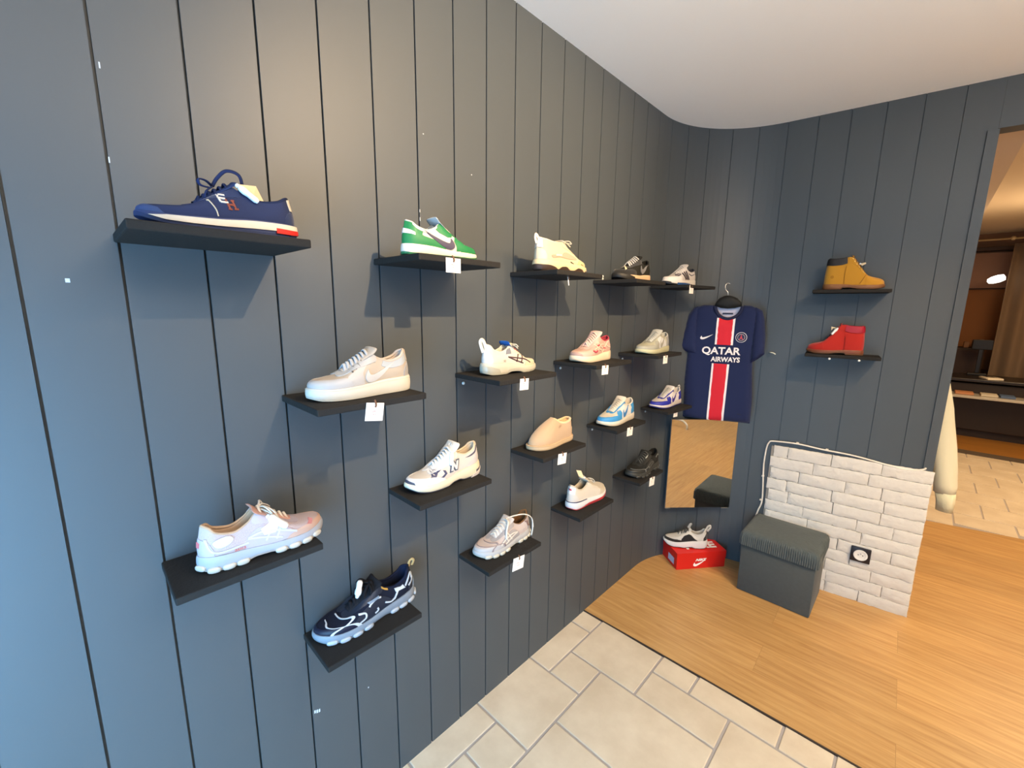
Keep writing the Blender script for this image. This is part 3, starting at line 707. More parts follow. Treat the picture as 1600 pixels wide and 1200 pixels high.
def s16(R, m):
    s = Shoe(R, m, L=.285, zs=((0, .145), (.3, .125), (.55, .105), (.8, .10), (1, .12)), zb=((0, .03), (.08, .006), (.28, .004), (.4, .03), (.5, .03), (.6, .006), (.8, .006), (.92, .018), (1, .05)), zt=.235, zk=.40, zc=.285, zh=.405, th=.115, flare=.014, out=.02)
    asics(s, '#cab8b0', '#a39d9c', '#e9e4dc', '#e9e0d2', '#b9b7b6', '#cbc5b0', '#dad3be', '#6d4d30', '#b9b6b6', tongue='#c9bfb6')
    s.strokes('side_stripes', [[(.34, .20), (.46, .225), (.60, .20), (.70, .15)], [(.34, .2), (.48, .175), (.62, .13)], [(.55, .27), (.48, .15)], [(.61, .25), (.55, .14)]], .019, leather('#ebe4d6'), .010)
    s.strokes('toe_trim', [[(.42, .0), (.40, .22), (.30, .33), (.18, .36), (0, .36), (-.18, .36), (-.3, .33)], [(.30, .30), (.27, .15), (.26, 0)], [(.32, .35), (.28, .55), (.16, .66), (0, .70), (-.16, .66)]], .018, leather('#8d7f80'), .010, surf='P')
    s.strokes('heel_trim', [[(.12, .26), (.09, .2), (.05, .2)], [(.16, .29), (.1, .27)]], .02, leather('#8f6f66'), .010)
    e = np.array([.46, .05, .42])
    s.laces(cloth('#eee6d8'), rows=6, w=.018, h=.008, lift=.018, tail=[[(.46, 0, .42), (.35, .06, .45), (.2, .12, .44), (.1, .165, .36), (.07, .17, .2), (.09, .165, .05)], [(.46, 0, .42), (.5, .09, .42), (.58, .14, .33), (.60, .16, .2)]])
    return s
def s17(R, m):
    s = Shoe(R, m, L=.28, zs=((0, .135), (.3, .125), (.6, .10), (.85, .09), (1, .11)), zb=((0, .03), (.09, 0), (.7, 0), (.88, .02), (1, .06)), xt=.64, zt=.23, xk=.43, zk=.34, zc=.265, zh=.36, th=.105, outf=((0, .012), (.15, .02), (.4, .05), (.7, .055), (1, .05)), flare=.02)
    s.upper(suede('#d9cdb9')); s.sole(rubber('#f0ece8'), rubber('#d0383c')); s.lining(cloth('#cdbfa6')); s.tongue(cloth('#dccfb8'), ext=.05)
    s.ovP('toe_panel', TOE, suede('#d3c4a9')); s.ovP('eyestay', STAY, suede('#ddd0ba')); s.ovP('eyestay', STAYM, suede('#ddd0ba'))
    s.ovP('heel_panel', [(.76, 0), (.78, .3), (.84, .5), (1, .55), (1.16, .5), (1.22, .3), (1.24, 0)], leather('#d9d2c6'))
    s.ovP('heel_tab', [(.86, .5), (.84, .97), (1, .98), (1.16, .97), (1.14, .5)], leather('#f0ebe8'), .010)
    s.ovP('heel_flag', [(.955, .72), (.955, .82), (1.0, .84), (1.0, .72)], leather('#c8323c'), .014); s.ovP('heel_flag', [(1.0, .73), (1.0, .80), (1.06, .84), (1.06, .77)], leather('#3c3f5c'), .014)
    s.ovS('sole_line', [(.62, .90), (.8, .88), (1, .88), (1.2, .88), (1.38, .9), (1.38, 1), (1.2, 1), (1, 1), (.8, 1), (.62, 1)], rubber('#3f4258'), .003)
    s.laces(cloth('#e2d6be'), rows=6, w=.012, bow=.05)
    return s
def s18(R, m):
    s = Shoe(R, m, L=.285, zs=((0, .155), (.3, .135), (.6, .10), (.85, .095), (1, .12)), zb=((0, .03), (.08, .004), (.3, 0), (.42, .02), (.5, .02), (.6, 0), (.8, 0), (.92, .016), (1, .05)), zt=.24, zk=.39, zc=.29, zh=.38, th=.115, out=.03)
    asics(s, '#232320', '#2a2a27', '#555', '#333', '#34342f', '#2a2a27', '#3a3935', '#191918', '#272724', tongue='#262623')
    S = leather('#8d8d84', .35)
    s.strokes('toe_trim', [[(.36, .0), (.34, .22), (.26, .34), (.12, .36), (0, .40)], [(.34, .22), (.42, .30), (.44, .20)]], .013, S, .010, surf='P')
    s.strokes('side_stripes', [[(.34, .20), (.46, .225), (.60, .19), (.68, .15)], [(.36, .2), (.46, .165), (.56, .13)]], .012, leather('#5c5c56', .4), .010)
    s.strokes('heel_trim', [[(.2, .25), (.12, .3), (.08, .26)]], .012, leather('#75756c', .4), .010)
    s.ovP('lace_patch', [(.40, .9), (.40, 1), (.48, 1), (.48, .9)], leather('#a8a89c', .35), .012)
    s.laces(cloth('#4a4a46'), rows=6, w=.016)
    return s
def boot(R, m, c, collar, solec, lace, L=.252, heelc=None):
    rim = [(1, .66, 0, .27), (.93, .655, .025, .275), (.84, .63, .05, .305), (.74, .585, .06, .37), (.64, .535, .065, .44), (.54, .48, .07, .51), (.46, .43, .078, .575), (.40, .38, .09, .58), (.28, .26, .105, .555), (.15, .12, .098, .548), (.05, .05, .065, .556), (0, .03, 0, .56)]
    s = Shoe(R, m, L=L, zs=((0, .105), (.3, .10), (.6, .08), (.85, .078), (1, .092)), zb=((0, .0), (.07, 0), (.30, 0), (.315, .028), (.42, .030), (.55, .012), (.62, .002), (.8, 0), (.92, .012), (1, .035)), rim=rim, xt=.66, zt=.27, xk=.44, zk=.57, th=.13, flare=.016, out=.035)
    N = suede(c); s.upper(N); s.sole(rubber(solec), rubber(heelc or solec)); s.lining(leather(collar), pad=.016); s.tongue(suede(c), ext=.05, lean=-.1, w1=.09)
    s.ovP('toe_panel', [(.37, 0), (.36, .2), (.33, .42), (.28, .62), (.2, .8), (.1, .9), (0, .92), (-.1, .9), (-.2, .8), (-.28, .62), (-.33, .42), (-.36, .2), (-.37, 0)], N, .005)
    s.ovP('eyestay', [(.08, 1), (.1, .88), (.22, .80), (.34, .74), (.46, .72), (.56, .72), (.57, 1), (.45, 1), (.3, 1), (.15, 1)], N, .006); s.ovP('eyestay', [(-.08, 1), (-.15, 1), (-.3, 1), (-.45, 1), (-.57, 1), (-.56, .72), (-.46, .72), (-.34, .74), (-.22, .80), (-.1, .88)], N, .006)
    s.ovP('heel_panel', [(.62, 0), (.62, .3), (.62, .66), (.75, .68), (.9, .7), (1, .7), (1.1, .7), (1.25, .68), (1.38, .66), (1.38, .3), (1.38, 0)], N, .008)
    s.ovP('collar', [(.585, .72), (.59, .985), (.7, .985), (.85, .985), (1, .985), (1.15, .985), (1.3, .985), (1.41, .985), (1.415, .72), (1.3, .71), (1.15, .71), (1, .71), (.85, .71), (.7, .71)], leather(collar), .016)
    s.laces(cloth(lace), rows=6, w=.011, h=.008, u1=.48)
    return s
def s19(R, m):
    s = boot(R, m, '#c98a2a', '#1f1c1c', '#8a5a34', '#7a5a2c', heelc='#7c5030')
    s.strokes('eyelets', [[(x, z), (x+.004, z+.003)] for x, z in ((.435, .545), (.465, .495), (.505, .445), (.55, .39), (.59, .345), (.625, .305))], .026, mat('#e8cd7c', .3, metal=.5), .016, sm=0)
    s.strokes('seam', [[(.345, .42), (.335, .26), (.34, .105)], [(.68, .255), (.64, .17), (.60, .10)]], .009, suede('#8a5c1a'), .010)
    s.ovL('side_emblem', [(.13+.03*math.cos(q), .23+.03*math.sin(q)) for q in np.linspace(0, 2*PI, 16, endpoint=False)], suede('#a86f1c'), .011)
    return s
def s20(R, m):
    s = boot(R, m, '#b5261f', '#a3142a', '#7a3f28', '#5c1418', heelc='#6f4a30')
    s.strokes('seam', [[(.34, .36), (.335, .24), (.34, .1)]], .010, suede('#7a1512'), .011)
    return s
def s21(R, m):
    s = Shoe(R, m, L=.265, zs=((0, .18), (.3, .165), (.55, .14), (.8, .115), (1, .12)), zb=((0, .03), (.08, .004), (.28, 0), (.36, .018), (.46, .018), (.55, 0), (.68, .012), (.78, .004), (.92, .02), (1, .07)), zt=.25, zk=.36, zc=.29, zh=.40, th=.10, flare=.024, out=.014)
    s.upper(mesh('#d9d2c4')); s.sole(rubber('#efe8de'), rubber('#2f2c2a')); s.lining(cloth('#cfc7b8')); s.tongue(cloth('#ddd4c4'), ext=.06)
    s.ovP('toe_panel', [(.44, 0), (.42, .14), (.34, .26), (.2, .28), (0, .24), (-.2, .28), (-.34, .26), (-.42, .14), (-.44, 0)], suede('#2a2725'), .007)
    s.ovL('side_panel', [(.64, .13), (.62, .20), (.56, .26), (.45, .30), (.33, .255), (.22, .215), (.24, .17), (.4, .15)], suede('#232223'), .007)
    s.ovL('ankle_panel', [(.40, .285), (.36, .30), (.2, .21), (.24, .18), (.32, .22)], leather('#ded6c6'), .009)
    s.ovP('heel_panel', [(.80, 0), (.80, .35), (.9, .6), (1, .62), (1.1, .6), (1.2, .35), (1.2, 0)], suede('#272422'), .007)
    s.ovP('eyestay', STAY, leather('#d9d0be')); s.ovP('eyestay', STAYM, leather('#d9d0be'))
    s.laces(cloth('#4a4640'), rows=4, w=.012, bow=.03)
    s.tube('pull_tab', [(.04, 0, .37), (.0, 0, .46), (-.05, 0, .49), (-.06, 0, .44), (.0, 0, .36)], .025, cloth('#cfc6b6'), .008, up=(0, 1, 0))
    s.tube('pull_tab', [(.44, 0, .38), (.41, 0, .46), (.39, 0, .49), (.42, 0, .48), (.46, 0, .40)], .025, cloth('#a8a49a'), .008, up=(0, 1, 0))
    return s
# ------------------------------------------------------------------ the room
H = 2.549
BY, BA = 2.716, .1288                        # back wall: y = BY + BA*x
def by(x): return BY+BA*x
bt = np.array([1, BA])/math.hypot(1, BA); bn = np.array([bt[1], -bt[0]])      # along the back wall, and out of it into the room
SP, G0 = .13237, -.0453
def wall_mat(name, hexc):
    m = mat(hexc, .5, .04, 40, kind='paint', spec=.6); return m
WALL = wall_mat('paint', '#41474b')
def chip(c, q):
    pass
# path of the panelled wall in plan: straight left side, rounded corner, back wall
ya = 2.266; R_ = .51
def path(d):
    """arc length from y=-2.3 on the left wall -> (x, y), tangent"""
    l1 = ya+2.3
    if d < l1: return np.array([0, -2.3+d]), np.array([0., 1.])
    ang = math.atan2(bt[0], bt[1])            # turn from +y to the back wall's direction
    c = np.array([R_, ya]); l2 = R_*ang
    if d < l1+l2:
        a = (d-l1)/R_; return c+R_*np.array([-math.cos(a), math.sin(a)]), np.array([math.sin(a), math.cos(a)])
    e = c+R_*np.array([-math.cos(ang), math.sin(ang)])
    return e+bt*(d-l1-l2), bt
_e = path(2.3+ya+R_*math.atan2(bt[0], bt[1])+1e-6)[0]
OFFB = _e[1]-by(_e[0])                         # arc end against the measured line
LB = 2.3+ya+R_*math.atan2(bt[0], bt[1])
JX = 1.215
d_jamb = LB+(JX-_e[0])/bt[0]
d0g = 2.3+G0
def panel_wall(name, da, db, z0=0, z1=H, lab=None):
    ds = set([da, db]); gw, gd = .0023, .012
    k = int(math.floor((da-d0g)/SP))-1
    prof = []
    i = k
    while d0g+i*SP < db+.05:
        g = d0g+i*SP
        w = gw*(1 if g < LB-.9 else .55); dp = gd*(1 if g < LB-.9 else .5)
        for off, dd in ((-w*1.02, 0), (-w, dp), (w, dp), (w*1.02, 0)):
            if da < g+off < db: prof.append((g+off, dd))
        i += 1
    prof += [(da, 0), (db, 0)]
    x = da
    while x < db: prof.append((x, None)); x += .03
    prof.sort(key=lambda q: q[0])
    P = []
    for d, dep in prof:
        if dep is None:
            if any(abs(d-q[0]) < .012 for q in prof if q[1] is not None): continue
            dep = 0
        p, t = path(d); n = np.array([t[1], -t[0]])
        P.append(p-n*dep)
    back = [path(d)[0]-np.array([path(d)[1][1], -path(d)[1][0]])*.09 for d in np.linspace(db, da, 40)]
    loop = P+back; n = len(loop)
    V = [(p[0], p[1], z0) for p in loop]+[(p[0], p[1], z1) for p in loop]
    F = [(i, i+n, (i+1) % n+n, (i+1) % n) for i in range(n)]
    np_, nb = len(P), len(back)
    # lids
    o = mk(name, V, F, WALL, None, False)
    bm = bmesh.new(); bm.from_mesh(o.data)
    bmesh.ops.holes_fill(bm, edges=bm.edges[:], sides=0); bmesh.ops.recalc_face_normals(bm, faces=bm.faces); bm.to_mesh(o.data); bm.free()
    return tag(o, lab, kind='structure')
wl = panel_wall('wall_left', 0, LB-R_*.84, lab='dark slate blue wall of vertical boards carrying the shoe shelves')
wb = panel_wall('wall_back', LB-R_*.84, d_jamb, lab='dark boarded wall at the end, rounded into the left wall')
# lintel over the doorway and the wall beyond it
def slab_back(name, x0, x1, z0, z1, th, m, lab=None, out=0.):
    a = np.array([x0, by(x0)+OFFB])+bn*out; b = np.array([x1, by(x1)+OFFB])+bn*out
    c, d = b-bn*th, a-bn*th
    V = [(p[0], p[1], z) for z in (z0, z1) for p in (a, b, c, d)]
    F = [(3, 2, 1, 0), (4, 5, 6, 7), (0, 1, 5, 4), (1, 2, 6, 5), (2, 3, 7, 6), (3, 0, 4, 7)]
    o = mk(name, V, F, m, None, False); return tag(o, lab, kind='structure')
slab_back('wall_back', JX+.0005, 2.75, 2.349, H, .09, WALL, 'dark painted wall strip above the doorway opening')
slab_back('wall_back', 2.75, 4.2, 0, H, .09, WALL, 'dark painted wall right of the doorway, outside the view')
slab_back('trim_1', JX-.032, JX+.004, .80, 2.345, .012, WALL, 'narrow dark painted board edging the doorway', out=.008)
# paint chips on the wall
cb = MB()
for (y, z, w, h) in ((.012, 1.604, .006, .007), (.360, .436, .004, .009), (.366, .433, .004, .010), (.372, .431, .004, .009), (.752, 1.84, .002, .008), (.752, 1.817, .002, .010), (.090, 1.82, .002, .010), (.095, 1.975, .002, .010), (.52, .40, .003, .004), (.95, 1.98, .003, .003), (.77, 2.05, .003, .003)):
    cb.box((-.0005, y-w/2, z-h/2), (.0006, y+w/2, z+h/2))
cb.build('paint_chip', mat('#c8ccd0', .8), wl, False)
# ceiling
def flat(name, poly, z0, z1, m, lab):
    n = len(poly); V = [(x, y, z0) for x, y in poly]+[(x, y, z1) for x, y in poly]
    F = [tuple(range(n-1, -1, -1)), tuple(range(n, 2*n))]+[(i, (i+1) % n, (i+1) % n+n, i+n) for i in range(n)]
    return tag(mk(name, V, F, m, None, False), lab, kind='structure')
CEIL = mat('#f3f1ee', .9, .1, 60, kind='plaster', spec=.1)
flat('ceiling', [(-.1, -2.4), (4.3, -2.4), (4.3, by(4.3)+.05), (-.1, by(-.1)+.05)], H, H+.1, CEIL, 'smooth white ceiling over the shoe wall')
# floors: modular stone tiles with grout, then oak boards
te = lambda x: 1.720+.0192*x
def tiles(name, rects, clip, base, m_t, m_g, lab):
    mb = MB()
    mb.add([(base[0], base[1], -.004), (base[2], base[1], -.004), (base[2], base[3], -.004), (base[0], base[3], -.004)], [(0, 1, 2, 3)], 1)
    g = .0045
    for (x0, y0, x1, y1) in rects:
        x0 += g; y0 += g; x1 -= g; y1 -= g
        if clip: y1 = min(y1, clip((x0+x1)/2))
        if x1-x0 < .01 or y1-y0 < .01: continue
        mb.box((x0, y0, -.012), (x1, y1, 0), 0, .003)
    o = mb.build(name, [m_t, m_g], None, False); return tag(o, lab, kind='structure')
def stone(name, c1, c2, sc):
    m = bpy.data.materials.new(name); m.use_nodes = True; nt = m.node_tree; N = nt.nodes; L = nt.links; b = N['Principled BSDF']
    tc = N.new('ShaderNodeTexCoord'); n = N.new('ShaderNodeTexNoise'); n.inputs['Scale'].default_value = sc; n.inputs['Detail'].default_value = 6; n.inputs['Roughness'].default_value = .6
    r = N.new('ShaderNodeValToRGB'); r.color_ramp.elements[0].position = .35; r.color_ramp.elements[1].position = .68
    r.color_ramp.elements[0].color = lin(c1); r.color_ramp.elements[1].color = lin(c2)
    L.new(tc.outputs['Object'], n.inputs['Vector']); L.new(n.outputs['Fac'], r.inputs[0]); L.new(r.outputs[0], b.inputs['Base Color'])
    b.inputs['Roughness'].default_value = .42; b.inputs['Specular IOR Level'].default_value = .35
    bp = N.new('ShaderNodeBump'); bp.inputs['Strength'].default_value = .25; bp.inputs['Distance'].default_value = .004; L.new(n.outputs['Fac'], bp.inputs['Height']); L.new(bp.outputs[0], b.inputs['Normal'])
    return m
ST = stone('stone_tile', '#c8b69c', '#d9c9b0', 5.5)
GR = mat('#a39a94', .9, .2, 200)
q = .16
U = lambda i, j, w, h: (.11+(i)*q, 1.45+j*q, .11+(i+w)*q, 1.45+(j+h)*q)
rects = [U(0, 0, 2, 2), U(0, -1, 1, 1), U(-1, 1, 1, 2), U(-1, -1, 1, 2), U(-1, -3, 2, 2), U(1, -2, 3, 2), U(2, 0, 2, 1), U(2, 1, 1, 1), U(3, 1, 2, 1), U(5, 1, 1, 1), U(6, 1, 2, 1), U(4, -1, 2, 2), U(6, -1, 1, 1), U(6, 0, 3, 1), U(7, -1, 2, 1), U(8, 1, 2, 1),
         U(1, -4, 2, 2), U(3, -3, 1, 1), U(4, -2, 1, 1), U(5, -2, 2, 1), U(0, -4, 1, 1), U(-1, -5, 1, 2), U(0, -5, 1, 1), U(3, -4, 3, 1), U(4, -3, 2, 1), U(6, -4, 2, 2), U(7, -2, 2, 1), U(8, -4, 3, 2), U(1, -6, 3, 2), U(-1, -7, 2, 2), U(4, -6, 2, 2), U(6, -6, 2, 2), U(8, -6, 3, 2), U(9, -2, 2, 2), U(9, 0, 2, 1), U(10, 1, 2, 1), U(1, -7, 3, 1), U(4, -7, 2, 1), U(6, -7, 2, 1), U(8, -7, 3, 1), U(11, -7, 1, 3), U(11, -4, 1, 2)]
# the pattern goes on outside the view
rects = [r for r in rects if r[0] < 1.9]
for i in range(-1, 12, 3):
    for j in range(-25, -8, 2): rects.append(U(i, j, 3, 2))
rects = [(a, b, min(c, 1.95), d) for a, b, c, d in rects]
tiles('floor', rects, lambda x: te(x)-.006, (-.05, -2.4, 1.95, 1.74), ST, GR, 'pale beige stone tiles of mixed sizes in the foreground')
def wood(name, c1, c2, width, length, rough=.38):
    m = bpy.data.materials.new(name); m.use_nodes = True; nt = m.node_tree; N = nt.nodes; L = nt.links; b = N['Principled BSDF']
    tc = N.new('ShaderNodeTexCoord')
    mp = N.new('ShaderNodeMapping'); L.new(tc.outputs['Object'], mp.inputs[0]); mp.inputs['Rotation'].default_value = (0, 0, -math.atan(.03))
    br = N.new('ShaderNodeTexBrick'); br.offset = .37; br.inputs['Scale'].default_value = 1; br.inputs['Brick Width'].default_value = length; br.inputs['Row Height'].default_value = width
    br.inputs['Mortar Size'].default_value = .0009; br.inputs['Mortar Smooth'].default_value = .3; br.inputs['Bias'].default_value = 0
    br.inputs['Color1'].default_value = (0, 0, 0, 1); br.inputs['Color2'].default_value = (1, 1, 1, 1); br.inputs['Mortar'].default_value = (.2, .2, .2, 1)
    L.new(mp.outputs[0], br.inputs['Vector'])
    mp2 = N.new('ShaderNodeMapping'); mp2.inputs['Scale'].default_value = (2.2, 34, 1); L.new(mp.outputs[0], mp2.inputs[0])
    ad = N.new('ShaderNodeVectorMath'); ad.operation = 'MULTIPLY_ADD'; ad.inputs[1].default_value = (5, 7, 3)
    L.new(br.outputs['Color'], ad.inputs[0]); L.new(mp2.outputs[0], ad.inputs[2])
    n = N.new('ShaderNodeTexNoise'); n.inputs['Scale'].default_value = 1.6; n.inputs['Detail'].default_value = 7; n.inputs['Roughness'].default_value = .62; n.inputs['Distortion'].default_value = .6
    L.new(ad.outputs[0], n.inputs['Vector'])
    r = N.new('ShaderNodeValToRGB'); r.color_ramp.elements[0].position = .32; r.color_ramp.elements[1].position = .66
    r.color_ramp.elements[0].color = lin(c1); r.color_ramp.elements[1].color = lin(c2); L.new(n.outputs['Fac'], r.inputs[0])
    hs = N.new('ShaderNodeHueSaturation'); mm = N.new('ShaderNodeMapRange'); mm.inputs['To Min'].default_value = .90; mm.inputs['To Max'].default_value = 1.06
    L.new(br.outputs['Color'], mm.inputs['Value']); L.new(mm.outputs[0], hs.inputs['Value']); L.new(r.outputs[0], hs.inputs['Color'])
    mx = N.new('ShaderNodeMixRGB'); mx.inputs[2].default_value = lin('#8a6a40'); L.new(hs.outputs[0], mx.inputs[1])
    mf = N.new('ShaderNodeMath'); mf.operation = 'MULTIPLY'; mf.inputs[1].default_value = .55; L.new(br.outputs['Fac'], mf.inputs[0]); L.new(mf.outputs[0], mx.inputs[0])
    L.new(mx.outputs[0], b.inputs['Base Color']); b.inputs['Roughness'].default_value = rough; b.inputs['Specular IOR Level'].default_value = .4
    bp = N.new('ShaderNodeBump'); bp.inputs['Strength'].default_value = .12; bp.inputs['Distance'].default_value = .002; L.new(n.outputs['Fac'], bp.inputs['Height']); L.new(bp.outputs[0], b.inputs['Normal'])
    return m
OAK = wood('oak', '#a87c48', '#c39a62', .19, 1.28)
we = lambda x: 4.393+(x-1.3)*.229
flat('floor', [(-.05, te(-.05)), (4.3, te(4.3)), (4.3, we(4.3)), (-.05, we(-.05))], -.02, .004, OAK, 'light oak board floor running on through the doorway')
flat('floor', [(1.955, -2.4), (4.3, -2.4), (4.3, te(4.3)), (1.955, te(1.955))], -.02, .004, OAK, 'light oak boards right of the stone tiles, outside the view')
flat('trim_2', [(-.02, te(0)-.0055), (1.95, te(1.95)-.0055), (1.95, te(1.95)-.0005), (-.02, te(0)-.0005)], -.01, .0045, mat('#3d3128', .6), 'thin dark strip where oak boards meet stone tiles')
# ------------------------------------------------------------------ room seen through the doorway
far = []
for j in range(0, 9):
    for i in range(0, 14): far.append((.3+i*.33+(j % 2)*.16, 4.1+j*.33, .3+(i+1)*.33+(j % 2)*.16, 4.1+(j+1)*.33))
far = [r for r in far if r[1] >= we(r[2])-.0 or r[3] > we(r[2])]
far = [(x0, max(y0, we(x1)), x1, y1) for x0, y0, x1, y1 in far]
tiles('floor', far, None, (0, 4.1, 5.2, 7.07), ST, GR, 'beige tiles of the far room beyond the oak boards')
flat('trim_3', [(0, 6.93), (5.2, 6.86), (5.2, 7.02), (0, 7.08)], -.01, .012, mat('#55493d', .7), 'dark threshold strip across the far room floor')
OAK2 = wood('oak_dark', '#8a5c28', '#a8732f', .16, 1.1)
flat('floor', [(0, 7.08), (5.2, 7.02), (5.2, 9.1), (0, 9.1)], -.02, .004, OAK2, 'amber wood floor in front of the far counter')
flat('wall_far', [(0, 9.05), (5.2, 9.05), (5.2, 9.15), (0, 9.15)], 0, 2.8, mat('#8a6a52', .8, .2, 40), 'brown end wall of the far room')
flat('wall_side', [(.12, 2.95), (.2, 2.95), (.2, 9.1), (.12, 9.1)], 0, 2.8, mat('#b3a595', .9), 'plain side wall of the far room')
flat('wall_side', [(5.2, 2.6), (5.28, 2.6), (5.28, 9.1), (5.2, 9.1)], 0, 2.8, mat('#a8937c', .9), 'plain wall at the right of the far room')
flat('ceiling', [(.1, 3.0), (1.372, 3.0), (1.372, 9.1), (.1, 9.1)], 2.549, 2.66, mat('#c9bdb4', .9), 'grey dropped ceiling strip beyond the doorway')
flat('ceiling', [(1.372, 2.7), (5.3, 2.7), (5.3, 9.1), (1.372, 9.1)], 2.66, 2.75, mat('#d8c7ae', .9), 'cream ceiling of the far room')
# walls that close the near room outside the view: right side, and the shop front with an assumed window opening
NW = mat('#cfcac2', .9)
flat('wall_right', [(4.2, -2.4), (4.28, -2.4), (4.28, 3.3), (4.2, 3.3)], 0, H, NW, 'pale wall on the right, outside the view')
flat('wall_front', [(-.1, -1.42), (4.3, -1.42), (4.3, -1.34), (-.1, -1.34)], 0, .12, NW, 'low sill under the assumed shop window behind the viewer')
flat('wall_front', [(-.1, -1.42), (4.3, -1.42), (4.3, -1.34), (-.1, -1.34)], 2.35, H, NW, 'wall above the assumed shop window behind the viewer')
# ------------------------------------------------------------------ shelves, shoes, tags
BLK = mat('#1f1f20', .75, .6, 120, spec=.25)
BOARD = mat('#242322', .8, .5, 150, spec=.2)
def ordw(i): return ['first', 'second', 'third', 'fourth', 'fifth', 'sixth'][i]
ROWZ = {1: 1.692, 2: 1.352, 3: 1.027, 4: .694}
DEP = {1: .215, 2: .212, 3: .165, 4: .158}
TH = .016
LW = .272
# key: (row, y of near end, shelf label, turn)
SH = {1: (1, .086), 2: (1, .605), 3: (1, 1.135), 4: (1, 1.668), 5: (1, 2.200), 6: (2, .348), 7: (2, .880), 8: (2, 1.400), 9: (2, 1.925),
      14: (3, .087), 10: (3, .622), 11: (3, 1.150), 12: (3, 1.668), 13: (3, 2.195), 15: (4, .352), 16: (4, .888), 17: (4, 1.412), 18: (4, 1.936)}
WHAT = {1: 'navy trainer with red heel stripe', 2: 'green and white sneaker', 3: 'cream chunky sneaker', 4: 'black sneaker with grey laces', 5: 'white runner with dark side stripes', 6: 'pale grey low sneaker', 7: 'white runner with blue tongue', 8: 'pink lattice runner', 9: 'pale olive sneaker',
        10: 'white runner with navy trim and letter', 11: 'tan slipper', 12: 'sky blue and white sneaker', 13: 'royal blue and white sneaker', 14: 'pale pink runner with white pods', 15: 'black and silver runner', 16: 'grey pink runner with trailing lace', 17: 'beige sneaker with red outsole', 18: 'all black runner'}
GS = 'black shelves on the boarded wall'
def shelf(loc, rz, dep, ln, lab, screws=()):
    t = thing('wall_shelf', lab, 'shelf', loc, rz, GS)
    mb = MB(); mb.box((0, 0, 0), (dep, ln, TH), 0, .0025); mb.build('board', BOARD, t, False)
    for (x, y, z) in screws:
        m2 = MB(); m2.lathe([(0, .0), (.0055, .0), (.0055, .002), (.004, .004), (0, .0045)], seg=12, M=Matrix.Rotation(PI/2, 4, 'Y'), c=(x, y, z))
        m2.build('screw', mat('#d8dbd8', .35), t)
    return t
SCREW = {7: [(.0, .035, -.022)], 8: [(.0, .05, -.02)], 9: [(.0, .045, -.02)], 12: [(0, .05, -.02)], 13: [(0, .05, -.018)], 4: [(0, .078, .027), (0, .078, .038)], 11: [(0, .03, .0)]}
SCREW.pop(11)
TURN = {5: -9, 13: -5, 18: 0, 4: 0}
shelf_obj = {}
for k, (r, y) in SH.items():
    y -= .006; z = ROWZ[r]-TH
    shelf_obj[k] = shelf((0.0005 if k not in (5, 13) else (.012 if k == 5 else .006), y, z), math.radians(TURN.get(k, 0)), DEP[r], LW, 'black wooden wall shelf holding the '+WHAT[k], SCREW.get(k, ()))
    if k in (5, 13): shelf_obj[k].location.x -= .0
SPEC = {1: (s1, 1), 2: (s2, -1), 3: (s3, -1), 4: (s4, 1), 5: (s5, 1), 6: (s6, 1), 7: (s7, -1), 8: (s8, 1), 9: (s9, 1), 10: (s10, 1), 11: (s11, 1), 12: (s12, 1), 13: (s13, 1), 14: (s14, -1), 15: (s15, 1), 16: (s16, 1), 17: (s17, -1), 18: (s18, 1), 19: (s19, -1), 20: (s20, 1), 21: (s21, 1)}
LAB = {1: 'navy blue trainer with white sole stripe, red heel and cream heel tab, toe left', 2: 'green and white sneaker with dark curved side mark on a black shelf', 3: 'cream chunky sneaker with wavy dark sole in the top row', 4: 'black sneaker with thick grey laces and gum pink sole in the top row', 5: 'white and silver runner with dark side stripes, last in the top row',
       6: 'pale grey low sneaker with thick cream sole and grey laces', 7: 'white runner with blue tongue and dark crossing side stripes', 8: 'pink lattice sided runner with red trim, toe turned to the viewer', 9: 'pale olive grey sneaker with light side mark beside the jersey',
       10: 'white runner with navy trim, grey toe mesh and a side letter', 11: 'tan suede slip-on slipper with flat thick sole', 12: 'sky blue and white sneaker on the third row shelf', 13: 'royal blue and white sneaker on the shelf beside the jersey hem', 14: 'pale pink runner with white sole pods and coral lettering, toe right', 15: 'black and silver runner with grey sole pods, lowest on the wall', 16: 'pale grey pink runner with a loose cream lace hanging over its side', 17: 'beige sneaker with red outsole and white heel, seen from the heel', 18: 'all black runner with grey piping beside the mirror',
       19: 'wheat tan ankle boot with black collar on the upper back shelf', 20: 'red ankle boot with dark red collar on the lower back shelf', 21: 'black and off-white chunky sneaker standing on the red shoe box'}
CY = {1: .232, 2: .752, 3: 1.285, 4: 1.80, 5: 2.335, 6: .492, 7: 1.015, 8: 1.535, 9: 2.065, 10: .748, 11: 1.275, 12: 1.79, 13: 2.315, 14: .252, 15: .480, 16: 1.018, 17: 1.545, 18: 2.07}
CX = {1: .12, 2: .12, 3: .125, 4: .12, 5: .125, 6: .12, 7: .115, 8: .12, 9: .12, 10: .095, 11: .09, 12: .092, 13: .10, 14: .09, 15: .085, 16: .085, 17: .082, 18: .09}
YAW = {}
SIZE = {1: (.246, .98), 2: (.235, .97), 3: (.270, .92), 4: (.272, 1), 5: (.256, 1), 6: (.251, 1.06), 7: (.238, 1), 8: (.248, 1.08), 9: (.280, .91), 10: (.262, 1.02), 11: (.245, 1.02), 12: (.280, .95), 13: (.276, .89),
        14: (.245, 1.01), 15: (.290, .84), 16: (.264, .90), 17: (.270, 1.12), 18: (.292, .88), 19: (.235, 1.14), 20: (.228, 1.12), 21: (.248, 1.18)}
